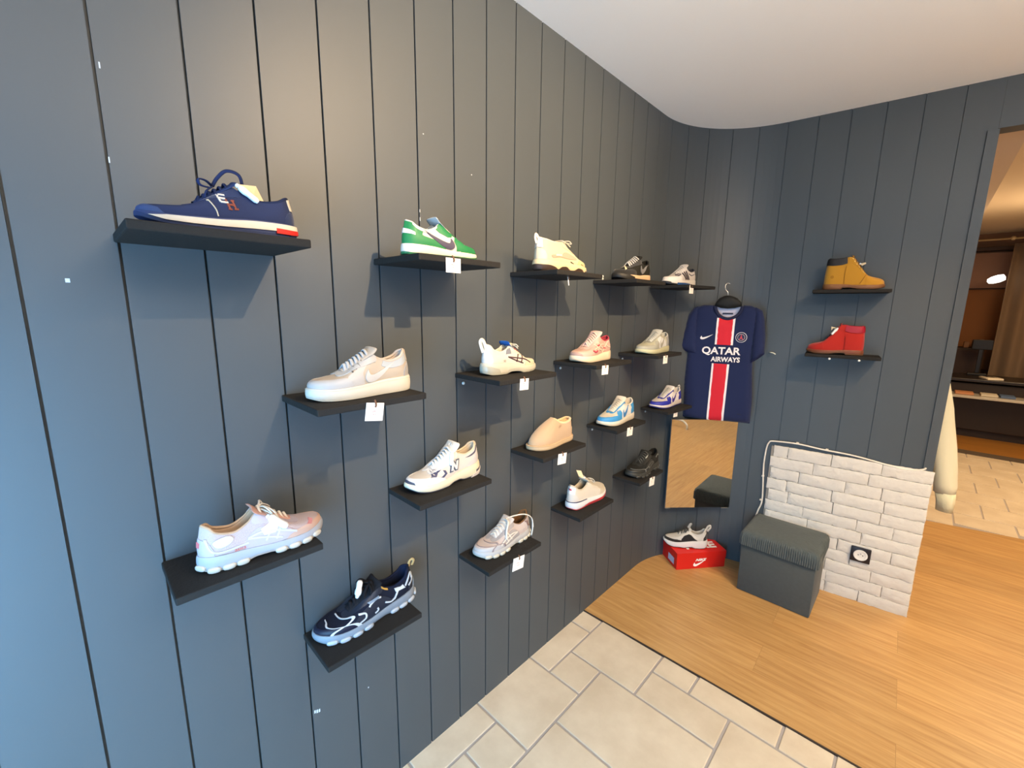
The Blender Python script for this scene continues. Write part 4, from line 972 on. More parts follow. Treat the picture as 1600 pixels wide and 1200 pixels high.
MOVE = {1: (.018, -.006), 2: (.015, -.027), 3: (-.005, -.016), 4: (-.008, .013), 5: (-.005, -.025), 6: (.006, -.005), 7: (-.012, .010), 8: (-.014, -.018), 9: (0, -.010), 10: (-.020, .022), 11: (-.018, .030), 12: (-.018, .020), 13: (-.010, .013), 14: (.008, .002), 15: (-.024, .022), 16: (-.016, .022), 17: (-.008, .030), 18: (-.004, .034), 19: (0, -.012), 20: (-.030, -.014), 21: (-.006, -.020)}
def place(k, c, z, yaw):
    """stand shoe k on height z, its middle over c, yaw = direction of the toe in degrees"""
    f, m = SPEC[k]
    cat = 'boot' if k in (19, 20) else ('slipper' if k == 11 else 'sneaker'); nm = {'boot': 'ankle_boot', 'slipper': 'slipper', 'sneaker': 'sneaker'}[cat]
    t = thing(nm, LAB[k], cat, (0, 0, 0), math.radians(yaw), 'display shoes')
    Shoe.size, Shoe.tall = SIZE[k]; s = f(t, m); a = math.radians(yaw); c = (c[0]+MOVE[k][0], c[1]+MOVE[k][1])
    t.location = (c[0]-math.cos(a)*s.L*.5, c[1]-math.sin(a)*s.L*.5, z+.0004); return t, s
shoe_obj = {}
for k in range(1, 19):
    r, y = SH[k]; m = SPEC[k][1]
    yaw = (-90 if m > 0 else 90)+YAW.get(k, 0)+TURN.get(k, 0)
    shoe_obj[k] = place(k, (CX[k], CY[k]), ROWZ[r], yaw)
# shelves and boots on the back wall
ba = math.degrees(math.atan(BA))
def bpt(x, out, z): p = np.array([x, by(x)+OFFB])+bn*out; return (p[0], p[1], z)
p = bpt(.645, .001, 1.659); shelf(p, math.radians(ba-90), .155, .305, 'black wall shelf under the wheat tan boot')
p = bpt(.648, .001, 1.337); shelf(p, math.radians(ba-90), .155, .305, 'black wall shelf under the red boot, two white plugs on its edge', [(.1555, .105, -.004), (.1555, .222, -.004)])
for k, x, z in ((19, .805, 1.659+TH), (20, .798, 1.337+TH)):
    p = bpt(x, .082, z); shoe_obj[k] = place(k, p, z, ba if k == 19 else ba+180)
CARD = mat('#efe9e0', .7)
STR = mat('#6b4a36', .8)
GT = 'price tags hanging from the shelf edges'
def price_tag(x, y, ztop, w, h, lab, tilt=0, turn=0, marks=1):
    t = thing('price_tag', lab, 'price tag', (x, y, ztop), turn, GT)
    t.rotation_euler = (math.radians(tilt), 0, turn)
    mb = MB(); mb.box((-.0006, -w/2, -h), (.0006, w/2, 0), 0, .0004); mb.build('card', CARD, t, False)
    mb = MB(); mb.tube(crom([(-.003, -.001, .006), (.002, 0, -.001), (.0022, .001, -.006), (.0014, 0, -.010)], 4), .0022, seg=6); mb.build('string', STR, t)
    if marks:
        mb = MB(); r = random.Random(int(y*1000))
        pts = [(.0009, -w*.18+w*.06*i, -h*.42-h*.06*r.random()) for i in range(5)]
        mb.tube(crom(pts, 3), .0007, seg=5); mb.tube(crom([(.0009, -w*.12+w*.07*i, -h*.6-h*.05*r.random()) for i in range(4)], 3), .0006, seg=5)
        mb.build('print', mat('#b8757a', .8), t)
    return t
TG = {2: (.700, .047, .036, 0), 5: (2.205, .05, .040, 0), 6: (.472, .044, .042, -9), 7: (.980, .040, .036, -3), 8: (1.452, .046, .036, -2), 9: (1.993, .046, .038, 0), 11: (1.256, .052, .042, -6), 12: (1.775, .052, .040, -4), 13: (2.285, .052, .040, -5), 16: (1.028, .058, .048, -8), 18: (2.066, .058, .046, -6)}
for k, (y, w, h, tl) in TG.items():
    r = SH[k][0]; x = DEP[r]+.003
    if k == 5: x += .01
    price_tag(x, y, ROWZ[r]+(-.004 if r == 1 else -.004), w, h, 'white price tag on a brown string under the '+WHAT[k], tl)
price_tag(DEP[1]-.02, 1.215, ROWZ[1]-TH-.002, .004, .03, 'thin white tag turned edge-on under the cream chunky sneaker', 12, 0, 0)
# hard security tags and swing cards fixed to shoes
WHT = mat('#e3e8ea', .4)
CARD2 = mat('#dcc9a4', .7)
def security_tag(c, d, lab, ln=.048, r=.0085, card=None, pin=True):
    """white capsule from c along d"""
    t = thing('security_tag', lab, 'security tag', c, 0, 'security tags on shoes')
    d = Vector(d).normalized(); M = d.to_track_quat('Z', 'Y').to_matrix().to_4x4()
    mb = MB(); mb.lathe([(0, 0), (r*.7, .001), (r, .006), (r*1.05, ln*.3), (r*.85, ln*.5), (r*.9, ln-.006), (r*.6, ln-.001), (0, ln)], seg=14, M=M); mb.build('body', WHT, t)
    if pin:
        mb = MB(); mb.lathe([(0, -.006), (r*.55, -.005), (r*.7, -.001), (0, .002)], seg=12, M=M); mb.build('pin', WHT, t)
    if card:
        V = [Vector(v) for v in card]; n = (V[1]-V[0]).cross(V[2]-V[0]).normalized()*.0006
        mk('card', [v+n for v in V]+[v-n for v in V], [(0, 1, 2, 3), (7, 6, 5, 4), (0, 4, 5, 1), (1, 5, 6, 2), (2, 6, 7, 3), (3, 7, 4, 0)], CARD2, t, False)
    return t
def sp(k, x, y, z):
    """point in shoe k's own frame (lengths of the shoe) -> room"""
    t, s = shoe_obj[k]; a = t.rotation_euler.z; X = np.array([x, y*s.m, z*s.sz])*s.L
    return Vector((t.location.x+X[0]*math.cos(a)-X[1]*math.sin(a), t.location.y+X[0]*math.sin(a)+X[1]*math.cos(a), t.location.z+X[2]))
def sv(k, x, y, z): return sp(k, x, y, z)-sp(k, 0, 0, 0)
def stag(k, p, d, lab, card=None, **kw):
    c = sp(k, *p); cd = None
    if card: cd = [sv(k, *q) for q in card]
    return security_tag(c, sv(k, *d), lab, card=cd, **kw)
stag(1, (.405, .10, .355), (-.125, .012, -.095), 'white security tag with cream card on the navy trainer', ln=.038, r=.0062, card=[(-.005, -.06, .03), (-.14, -.08, .045), (-.19, -.08, -.07), (-.10, -.05, -.075)])
stag(10, (.46, .092, .36), (.05, .05, -.1), 'whitish security tag on the side of the white runner with navy trim', ln=.04, r=.0075)
stag(14, (.52, .088, .335), (.09, .055, -.085), 'white security tag on the laces of the pale pink runner', ln=.046, r=.009)
stag(15, (.60, .01, .33), (-.03, -.01, .12), 'white security tag standing up on the black and silver runner', ln=.042, r=.009)
stag(17, (.36, .035, .40), (.01, .0, .02), 'white swing card on the beige sneaker with red outsole', ln=.008, r=.004, card=[(0, .0, .0), (-.11, -.03, .05), (-.15, -.06, .15), (-.04, -.04, .12)], pin=False)
stag(19, (.55, .075, .455), (.06, .03, -.0), 'white card poking from the laces of the wheat boot', ln=.008, r=.004, card=[(0, 0, .0), (.05, .03, -.035), (.11, .04, -.005), (.10, .02, .02)], pin=False)
stag(20, (.50, .085, .505), (.07, .05, -.09), 'white security tag and torn card on the red boot', ln=.038, r=.0065, card=[(.0, -.0, .015), (.11, -.01, .04), (.10, -.005, -.035), (.075, .0, .01)])
stag(4, (.80, .0, .155), (.02, .0, .02), 'cream swing card on the toe of the black sneaker', ln=.008, r=.003, card=[(.11, .10, -.03), (.03, .12, -.035), (-.01, .07, .01), (.09, .06, .07)], pin=False)
# ------------------------------------------------------------------ shoe box with the last shoe
RED = mat('#cf1f17', .45, .05, 200); WPR = mat('#f3ece6', .6)
bx = np.array([.199, 2.405]); bd = np.array([.62, .785]); bd /= np.linalg.norm(bd); bw = np.array([-bd[1], bd[0]])
BL_, BW_, BH_ = .322, .205, .108
t = thing('shoe_box', 'red cardboard shoe box with white logo on the oak floor', 'shoe box', (bx[0], bx[1], .0045), math.atan2(bd[1], bd[0]))
mb = MB(); mb.box((.002, .002, 0), (BL_-.002, BW_-.002, BH_-.004), 0, .001); body = mb.build('box_body', RED, t, False)
mb = MB()
mb.box((0, 0, BH_-.045), (BL_, .0015, BH_), 0); mb.box((0, BW_-.0015, BH_-.045), (BL_, BW_, BH_)); mb.box((0, .0015, BH_-.045), (.0015, BW_-.0015, BH_)); mb.box((BL_-.0015, .0015, BH_-.045), (BL_, BW_-.0015, BH_)); mb.box((0.0015, .0015, BH_-.0015), (BL_-.0015, BW_-.0015, BH_))
lid = mb.build('lid', RED, t, False)
def flatlogo(name, poly, to, m, parent, th=.0006, sp=.02):
    V, F = fillpoly(poly, sp); return mk(name, [to(*v) for v in V], F, m, parent, False)
front = lambda x, z: (x, -.0006, z)
flatlogo('logo', [(.105+.085*x, .022+.085*y) for x, y in [(1-a, b) for a, b in SWOOSH]], front, WPR, t)
def flattext(name, body, x0, y0, w, h, to, m, parent, bold=.03, shear=0):
    V, F, (a, b, c, d) = textmesh(body, 1, bold)
    return mk(name, [to(x0+(x-a)/(b-a)*w+shear*(y-c)/(d-c), y0+(y-c)/(d-c)*h) for x, y in V], F, m, parent, False)
flattext('lettering', 'NIKE', .122, .050, .065, .017, front, WPR, t, .05, .008)
flattext('lettering', 'NIKE', .085, .04, .20, .070, lambda x, y: (x, y, BH_+.0006), WPR, lid, .05, .01)
mk('sticker', [(-.0006, .03, .02), (-.0006, .10, .02), (-.0006, .10, .062), (-.0006, .03, .062)], [(3, 2, 1, 0)], mat('#b9c3e0', .6), t, False)
c = bx+bd*.118+bw*.098
shoe_obj[21] = place(21, (c[0], c[1]), BH_+.0045, math.degrees(math.atan2(bd[1], bd[0]))+180-18)
# ------------------------------------------------------------------ ottoman
VEL = mat('#4c504f', .95, .35, 60, sheen=.1, spec=.12, var=.10)
CORD = mat('#525857', .95, .4, 60, sheen=.12, spec=.12, var=.16)
t = thing('ottoman', 'slate blue velvet storage cube with corduroy lid by the brick panel', 'ottoman', (.513, 2.478, .0042), math.radians(0))
mb = MB(); mb.box((.004, .004, 0), (.350, .305, .285), 0, .006); mb.build('body', VEL, t)
def cushion(w, d, z0, z1, name, m, parent):
    n = 160; V = []; F = []
    rings = [(0, z0), (.0, z0+(z1-z0)*.62), (.003, z1-.014), (.010, z1-.005), (.022, z1), (.07, z1+.003), (.13, z1+.0045)]
    for (i_, z) in rings:
        for k in range(4*n):
            e, f = divmod(k, n); f = f/n; r = .012
            cs = [(i_, i_), (w-i_, i_), (w-i_, d-i_), (i_, d-i_)]; a, b = cs[e], cs[(e+1) % 4]
            x, y = a[0]+(b[0]-a[0])*f, a[1]+(b[1]-a[1])*f
            # round the corners a little
            for cx, cy in cs:
                q = math.hypot(x-cx, y-cy)
                if q < r: x += (w/2-cx)/abs(w/2-cx)*(r-q)*.35; y += (d/2-cy)/abs(d/2-cy)*(r-q)*.35
            rib = .0022*math.sin(2*PI*(x if e in (0, 2) else y)/.0098) if rings.index((i_, z)) < 5 else 0
            o = [(0, -1), (1, 0), (0, 1), (-1, 0)][e]
            V.append((x+o[0]*rib, y+o[1]*rib, z))
    N4 = 4*n
    for r in range(len(rings)-1):
        for k in range(N4): F.append((r*N4+k, r*N4+(k+1) % N4, (r+1)*N4+(k+1) % N4, (r+1)*N4+k))
    F.append(tuple((len(rings)-1)*N4+k for k in range(N4))); F.append(tuple(range(N4-1, -1, -1)))
    return mk(name, V, F, m, parent, True, None, 50)
l = cushion(.366, .318, .280, .360, 'lid', CORD, t); l.location = (-.006, -.006, 0)
# ------------------------------------------------------------------ brick cladding, cable and socket
BRK = mat('#d4cfc6', .8, .9, 70, kind='brick', spec=.2, var=.05)
tb = thing('brick_panel', 'white painted brick cladding on the lower back wall', 'brick panel', bpt(.540, .0, 0.0), math.radians(ba))
mb = MB(); r = random.Random(4)
PW, PH = .690, .800; rows = 12; rh = PH/rows
mb.box((.004, -.008, .004), (PW-.002, 0, PH-.006), 1)
def brick(x0, x1, z0, z1):
    n, k = max(4, int((x1-x0)/.012)), 5; V = []; F = []
    jx = [r.uniform(-.002, .002) for _ in range(n+1)]; jz = [r.uniform(-.0015, .0015) for _ in range(n+1)]; jt = [r.uniform(-.0015, .0015) for _ in range(n+1)]
    D = .016+r.uniform(-.002, .002)
    for j in range(k+1):
        for i in range(n+1):
            f, g = i/n, j/k
            x = x0+(x1-x0)*f+(jz[i]*.6 if i in (0, n) else 0)+(r.uniform(-.001, .001))
            z = z0+(z1-z0)*g+(jz[i] if j == 0 else (jt[i] if j == k else 0))
            edge = i in (0, n) or j in (0, k)
            y = -(D+r.uniform(-.0026, .0026)-(r.uniform(.001, .0055) if edge else 0))
            V.append((x, y, z))
    for j in range(k):
        for i in range(n): a = j*(n+1)+i; F.append((a, a+1, a+n+2, a+n+1))
    # sides back to the backing
    per = [i for i in range(n+1)]+[(n+1)*j+n for j in range(1, k+1)]+[(n+1)*k+i for i in range(n-1, -1, -1)]+[(n+1)*j for j in range(k-1, 0, -1)]
    b = len(V)
    for q in per:
        v = V[q]; cx, cz = (x0+x1)/2, (z0+z1)/2; V.append((v[0]+math.copysign(.0018, v[0]-cx), -.006, v[2]+math.copysign(.0018, v[2]-cz)))
    for i in range(len(per)): F.append((per[i], b+i, b+(i+1) % len(per), per[(i+1) % len(per)]))
    mb.add(V, F, 0)
for j in range(rows):
    z0, z1 = j*rh+.0018, (j+1)*rh-.0018
    x = [0.0, .012, .004, .016][j % 4]+r.uniform(0, .004); first = True
    while x < PW-.012:
        w = r.choice([.20, .21, .22, .225, .15, .24]) if not first else r.choice([.10, .14, .19, .07, .21]); first = False
        x1 = min(x+w, PW)
        if PW-x1 < .05: x1 = PW
        brick(x, x1-.004 if x1 < PW else x1, z0, z1); x = x1
mb.build('cladding', [BRK, mat('#8d8880', .9, .3, 120)], tb, True, 40)
WC = mat('#e6ded0', .5)
cab = [bpt(x, o, z) for x, o, z in ((.500, .008, .30), (.515, .010, .38), (.529, .010, .453), (.519, .010, .618), (.516, .010, .689), (.520, .012, .775), (.530, .014, .812), (.552, .016, .824), (.665, .016, .831), (.779, .014, .822), (.92, .014, .816), (1.086, .013, .793), (1.150, .012, .794), (1.185, .011, .806), (1.192, .008, .815))]
mb = MB(); mb.tube(crom(cab, 6), .0042, seg=8); o = mb.build('cable', WC); tag(o, 'white cable running up and along the top of the brick panel', 'cable')
mb = MB()
for x, z in ((.519, .60), (.665, .834), (.80, .824), (.523, .45)):
    p = bpt(x, .006, z); mb.box((p[0]-.006, p[1]-.008, p[2]-.004), (p[0]+.006, p[1]+.006, p[2]+.004), 0, .001)
mb.build('cable_clip', WC, o, False)
ts = thing('wall_socket', 'black framed power socket with white round insert on the brick panel', 'socket', bpt(1.006, .0185, .281), math.radians(ba))
mb = MB(); mb.box((-.042, -.010, -.041), (.042, .004, .041), 0, .003); mb.build('frame', mat('#211c20', .35), ts)
MX = Matrix.Rotation(PI/2, 4, 'X')
mb = MB(); mb.lathe([(.030, .0098), (.030, .0125), (.027, .0130), (.0215, .0122), (.020, .0115), (.0195, .0104), (0, .0104)], seg=32, M=MX); mb.build('insert', mat('#e6e2da', .4), ts)
for x in (-.0095, .0095):
    mb = MB(); mb.lathe([(.0028, .0100), (.0028, .0107), (0, .0107)], seg=12, M=MX, c=(x, 0, 0)); mb.build('contact_hole', mat('#2a2626', .6), ts)
mb = MB(); mb.lathe([(.0022, .0100), (.0022, .0150), (0, .0155)], seg=12, M=MX, c=(0, 0, .009)); mb.build('earth_pin', mat('#a8a29a', .3, metal=1), ts)
# ------------------------------------------------------------------ mirror across the rounded corner
ma, mb_ = np.array([.082, 2.447]), np.array([.362, 2.737])
md = (mb_-ma)/np.linalg.norm(mb_-ma); mw = np.linalg.norm(mb_-ma)
t = thing('mirror', 'frameless mirror across the rounded corner, reflecting floor and ottoman', 'mirror', (ma[0], ma[1], .360), math.atan2(md[1], md[0]))
gm = mat('#dcdcd8', .015, metal=1)
mb = MB(); mb.box((0, -.004, 0), (mw, 0, .562), 0); mb.build('glass', gm, t, False)
mb = MB(); mb.box((-.001, .0005, -.003), (mw+.001, .006, .562), 0); mb.box((0, -.007, -.006), (.03, .006, -.001), 0); mb.box((mw-.05, -.007, -.006), (mw-.01, .006, -.001), 0)
mb.build('backing', mat('#6a6660', .5), t, False)
# ------------------------------------------------------------------ football jersey on its hanger
JA = math.radians(12); JO = np.array([.25, 2.595])
tj = thing('football_jersey', 'navy football jersey with red and white centre stripe on a black hanger', 'jersey', (JO[0], JO[1], 0), JA)
BODY = [(-.035, 1.595), (-.09, 1.597), (-.138, 1.582), (-.145, 1.50), (-.150, 1.40), (-.158, 1.31), (-.163, 1.177), (-.158, 1.05), (-.1547, .925), (-.08, .922), (-.0153, .924), (.0983, .931), (.206, .934), (.205, 1.06), (.192, 1.20), (.184, 1.30), (.190, 1.40), (.196, 1.50), (.200, 1.57), (.150, 1.594), (.112, 1.596), (.103, 1.565), (.0885, 1.541), (.066, 1.526), (.041, 1.520), (.012, 1.527), (-.010, 1.546), (-.026, 1.572)]
SLL = [(-.118, 1.588), (-.140, 1.582), (-.1661, 1.543), (-.1909, 1.432), (-.2146, 1.347), (-.1596, 1.3225), (-.0988, 1.305), (-.108, 1.40), (-.112, 1.50)]
SLR = [(.172, 1.586), (.2067, 1.568), (.2204, 1.521), (.2335, 1.435), (.2381, 1.333), (.2103, 1.305), (.1771, 1.280), (.172, 1.38), (.170, 1.49)]
def pdepth(poly, th, rad, wob=0):
    A = np.array(poly); B = np.roll(A, -1, 0)
    def f(x, z):
        p = np.array([x, z]); ab = B-A; t = np.clip(((p-A)*ab).sum(1)/(ab*ab).sum(1), 0, 1)
        d = np.sqrt((((A+ab*t[:, None])-p)**2).sum(1).min()); k = min(1, d/rad)
        w = wob*(math.sin(x*38+z*5)*.6+math.sin(x*21-z*9+1)*.5)*min(1, max(0, (1.50-z)/.25))*k
        return th*math.sqrt(max(0, 1-(1-k)**2))+w
    return f
def pillow(name, poly, th, rad, m, parent, y0=0, wob=0, back=.35, spc=.016):
    f = pdepth(poly, th, rad, wob); V, F = fillpoly(poly, spc)
    P = [(x, y0-f(x, z), z) for x, z in V]; Q = [(x, y0+.004+back*pdepth(poly, th, rad)(x, z), z) for x, z in V]
    n = len(P); a, b, c = [np.array(P[i]) for i in F[0]]
    if np.cross(b-a, c-a)[1] > 0: F = [q[::-1] for q in F]
    cnt = {}
    for q in F:
        for i in range(3): cnt[(q[i], q[(i+1) % 3])] = 1
    FF = [list(q) for q in F]+[[i+n for i in q[::-1]] for q in F]+[[b, a, a+n, b+n] for (a, b) in cnt if (b, a) not in cnt]
    mk(name, P+Q, FF, m, parent, True, None, 60); return lambda x, z: y0-f(x, z)
NAVY = mat('#152147', .8, .3, 900, spec=.25, sheen=.15); RD = mat('#cf1a2b', .7, .3, 500); WJ = mat('#ece6e4', .75)
fb = pillow('body', BODY, .022, .05, NAVY, tj, 0, .0035)
fl = pillow('sleeve', SLL, .020, .035, NAVY, tj, -.010, .002); fr = pillow('sleeve', SLR, .020, .035, NAVY, tj, -.010, .002)
def decal(name, poly, m, off=.0016, parent=tj, spc=.012, f=None):
    V, F = fillpoly(poly, spc); f = f or fb
    P = [(x, f(x, z)-off, z) for x, z in V]; a, b, c = [np.array(P[i]) for i in F[0]]
    if np.cross(b-a, c-a)[1] > 0: F = [q[::-1] for q in F]
    return mk(name, P, F, m, parent, True)
for (a, b) in (((-.0125, 1.527), (-.0121, 1.3744)), ((-.0174, 1.2655), (-.0195, .9245))):
    ws = .093 if a[1] > 1.4 else .0905
    r = random.Random(3)
    n = 14; zs_ = np.linspace(a[1], b[1], n)
    x0 = [a[0]+(b[0]-a[0])*i/(n-1) for i in range(n)]
    top = (lambda x: 1.5215+abs(x-.04)*.25) if a[1] > 1.4 else None
    ow = [(x0[i], zs_[i]) for i in range(n)]; oe = [(x0[i]+ws, zs_[i]) for i in range(n)]
    if top: ow[0] = (ow[0][0], 1.5255); oe[0] = (oe[0][0], 1.534)
    else: ow[-1] = (ow[-1][0], .9245); oe[-1] = (oe[-1][0], .931)
    P = ow[::-1]+([(.04, 1.5185)] if top else [])+oe
    decal('white_stripe', P, WJ, .0014)
    iw = [(p[0]+.0105+r.uniform(-.0012, .0012), p[1]) for p in ow]; ie = [(p[0]-.011+r.uniform(-.0012, .0012), p[1]) for p in oe]
    decal('red_stripe', iw[::-1]+([(.04, 1.5185)] if top else [])+ie, RD, .0026)
def jtext(name, body, x0, z0, w, h, dz, m, bold, f=None, off=.0034):
    V, F, (a, b, c, d) = textmesh(body, 1, bold)
    P = []
    for x, y in V:
        px = x0+(x-a)/(b-a)*w; pz = z0+(y-c)/(d-c)*h+dz*(px-x0); P.append((px, fb(px, pz)-off, pz))
    A = [np.array(P[i]) for i in F[0][:3]]
    if np.cross(A[1]-A[0], A[2]-A[0])[1] > 0: F = [q[::-1] for q in F]
    return mk(name, P, F, m, tj, False)
jtext('sponsor_lettering', 'QATAR', -.0765, 1.3100, .200, .050, .015, WJ, .028)
jtext('sponsor_lettering', 'AIRWAYS', -.0255, 1.2760, .149, .029, .02, WJ, .030)
decal('maker_logo', [(-.0962+.072*(1-x), 1.4045+.066*y) for x, y in SWOOSH], WJ, .003)
def disc(r, c=(.1188, 1.4204), n=28): return [(c[0]+r*math.cos(2*PI*i/n), c[1]+r*math.sin(2*PI*i/n)) for i in range(n)]
cr = decal('crest', disc(.0285), WJ, .002)
decal('crest_ring', disc(.0262), mat('#1b2140', .6), .003, cr); decal('crest_ring', disc(.0185), mat('#c9b9b4', .6), .004, cr); decal('crest_centre', disc(.0165), mat('#1d2448', .6), .005, cr)
decal('crest_tower', [(.1188-.0105, 1.4204-.012), (.1188-.0035, 1.4204), (.1188-.0010, 1.4204+.0145), (.1188+.0010, 1.4204+.0145), (.1188+.0035, 1.4204), (.1188+.0105, 1.4204-.012), (.1188+.006, 1.4204-.012), (.1188, 1.4204-.004), (.1188-.006, 1.4204-.012)], mat('#d0444a', .6), .006, cr, .004)
decal('hem_label', [(.138, .983), (.160, .981), (.160, .985), (.138, .987)], mat('#0c1226', .6), .002)
# collar ring and the inside of the neck
CN = [(-.031, 1.590), (-.026, 1.572), (-.010, 1.546), (.012, 1.527), (.041, 1.520), (.066, 1.526), (.0885, 1.541), (.103, 1.565), (.109, 1.590)]
mb = MB(); mb.tube(crom([(x, -.012, z) for x, z in CN], 5), .009, seg=8, w=.006, up=(0, 1, 0)); mb.build('collar', mat('#141b3a', .8), tj)
nb = [(-.031, 1.588), (-.026, 1.572), (-.010, 1.546), (.012, 1.527), (.041, 1.520), (.066, 1.526), (.0885, 1.541), (.103, 1.565), (.109, 1.588), (.04, 1.582)]
V, F = fillpoly(nb, .012); P = [(x, .013, z) for x, z in V]
a, b, c = [np.array(P[i]) for i in F[0]]
if np.cross(b-a, c-a)[1] > 0: F = [q[::-1] for q in F]
nk = mk('neck_lining', P, F, mat('#c9c6d6', .8), tj, True)
mb = MB(); mb.box((.010, .0085, 1.545), (.064, .0095, 1.554), 0); mb.build('neck_label', mat('#2a3048', .7), nk, False)
for f, poly in ((fl, [(-.2146, 1.347), (-.1596, 1.3225), (-.0988, 1.305), (-.100, 1.316), (-.159, 1.334), (-.2125, 1.357)]), (fr, [(.2381, 1.333), (.2103, 1.305), (.1771, 1.280), (.176, 1.291), (.2095, 1.3165), (.2385, 1.345)])):
    decal('cuff', poly, mat('#151f49', .8), .0015, tj, .012, f)
# hanger: black shoulders inside the jersey, steel hook over a wall pin
th_ = thing('clothes_hanger', 'black hanger with steel hook carrying the football jersey', 'hanger', (JO[0], JO[1], 0), JA)
HB = [(-.034, 1.592), (-.026, 1.615), (-.012, 1.634), (.010, 1.646), (.031, 1.650), (.055, 1.645), (.080, 1.634), (.098, 1.614), (.107, 1.592), (.07, 1.580), (.035, 1.577), (0, 1.580)]
pillow('shoulder_bar', HB, .016, .02, mat('#1a1a18', .7), th_, -.006, 0, .5)
HK = [(.028, .0, 1.645), (.027, .0, 1.668), (.018, .0, 1.678), (.0115, .002, 1.694), (.013, .006, 1.710), (.023, .010, 1.718), (.034, .012, 1.713)]
mb = MB(); mb.tube(crom(HK, 6), .0021, seg=8); mb.build('hook', mat('#b9bec2', .25, metal=1), th_)
# small white hook on the wall right of the jersey
p = bpt(.478, .006, 1.333); o = MB().tube(crom([(p[0], p[1]+.005, p[2]), (p[0]+.005, p[1]-.012, p[2]+.002), (p[0]+.022, p[1]-.020, p[2]+.001), (p[0]+.034, p[1]-.017, p[2]-.006)], 5), .0032, seg=8).build('wall_hook', mat('#dcd8c4', .4)); tag(o, 'small cream wall hook right of the jersey sleeve', 'hook')
# ------------------------------------------------------------------ what stands in and beyond the doorway
# cream sweatshirt hung on the far side of the wall: its sleeve shows past the edge
CR = mat('#d9d0b0', .9, .3, 300, sheen=.2)
ty = 3.035
tg = thing('hanging_sweatshirt', 'cream sweatshirt hanging behind the wall edge in the doorway', 'sweatshirt', (1.0, ty, 0))
def oval_tube(secs, n=18):
    V = []; F = []
    for (x, y, z, rx, ry) in secs:
        for k in range(n):
            a = 2*PI*k/n; w = 1+.09*math.sin(3*a+z*9); V.append((x+rx*math.cos(a)*w, y+ry*math.sin(a)*w, z))
    for i in range(len(secs)-1):
        for k in range(n): F.append((i*n+k, i*n+(k+1) % n, (i+1)*n+(k+1) % n, (i+1)*n+k))
    F.append(tuple(range(n-1, -1, -1))); F.append(tuple((len(secs)-1)*n+k for k in range(n))); return V, F
V, F = oval_tube([(.283, 0, .655, .042, .026), (.280, 0, .70, .044, .03), (.262, 0, .80, .046, .032), (.246, 0, .90, .046, .034), (.212, 0, 1.1, .046, .034), (.190, 0, 1.22, .042, .03), (.178, 0, 1.29, .03, .024)])
mk('sleeve', V, F[::-1], CR, tg)
V, F = oval_tube([(.296, 0, .560, .032, .022), (.294, 0, .61, .035, .025), (.286, 0, .660, .040, .027)])
mk('cuff', V, F[::-1], mat('#d6cdaa', .95, .6, 200), tg)
V, F = oval_tube([(0, 0, .68, .17, .035), (0, 0, .75, .18, .045), (0, 0, 1.0, .18, .05), (0, 0, 1.2, .17, .045), (0, 0, 1.32, .14, .036), (0, 0, 1.40, .06, .025)], 24)
mk('body', V, F[::-1], CR, tg)
o = MB().box((1.222, ty-.035, 1.262), (1.224, ty-.012, 1.30), 0).build('swing_tag', mat('#e8e0d0', .6), tg, False); o.location = (-1.0, -ty, 0)
o = MB().tube(crom([(1.17, ty, 1.345), (1.16, ty+.0, 1.41), (1.12, ty, 1.45), (1.02, ty, 1.40)], 5), .004).build('hanger_wire', mat('#8a8478', .3, metal=1), tg); o.location = (-1.0, -ty, 0)
# far counter with glass display edge
tc_ = thing('counter', 'dark shop counter with pale glass shelf across the far room', 'counter', (1.2, 7.6, 0))
DK = mat('#2e231a', .5)
mb = MB(); mb.box((0, .28, .10), (2.6, .80, .70), 0, .01); mb.box((0.03, .33, 0), (2.57, .76, .10), 0); mb.build('base', DK, tc_, False)
mb = MB(); mb.box((-.03, .22, .72), (2.66, .86, .76), 0, .008); mb.build('top', mat('#241c16', .35), tc_, False)
mb = MB(); mb.box((-.02, -.03, .545), (2.62, .28, .575), 0, .003); mb.build('glass_shelf', mat('#b9b2a4', .2), tc_, False)
for i, (x, w, hc) in enumerate(((.28, .16, '#c98a60'), (.50, .14, '#d8cdb8'), (.66, .12, '#556a8c'), (.86, .14, '#d9b083'))):
    mb = MB(); mb.box((1.2+x, 7.66, .577), (1.2+x+w, 7.84, .600), 0, .002); o = mb.build('folded_packet', mat(hc, .6), None, False); tag(o, ('orange', 'cream', 'blue', 'tan')[i]+' packet lying on the far counter\'s pale shelf', 'packet')
t = thing('card_terminal', 'white card reader lying on the far counter', 'card reader', (1.775, 7.93, .7605), math.radians(20))
mb = MB(); mb.box((-.075, -.10, 0), (.075, .10, .028), 0, .01); mb.build('case', mat('#e9e0cc', .4), t)
mb = MB(); mb.box((-.045, -.02, .0285), (.045, .07, .0295), 0); mb.build('screen', mat('#2a2420', .2), t, False)
t = thing('desk_monitor', 'small black screen standing on the counter by the far wall', 'screen', (1.60, 8.33, .7605))
mb = MB(); mb.box((-.02, -.02, .34), (.17, .02, .47), 0, .008); mb.build('panel', mat('#0f0d0c', .4), t, False)
mb = MB(); mb.box((.05, -.012, .03), (.09, .012, .36), 0, .004); mb.build('stand', mat('#120f0d', .4), t, False)
mb = MB(); mb.box((-.02, -.06, 0), (.16, .06, .03), 0, .006); mb.build('foot', mat('#120f0d', .4), t, False)
t = thing('cabinet', 'low dark brown cabinet against the far wall behind the counter', 'cabinet', (1.1, 8.60, 0))
mb = MB(); mb.box((0, 0, 0), (.62, .35, 1.10), 0, .01); mb.build('body', mat('#2a1b12', .6), t, False)
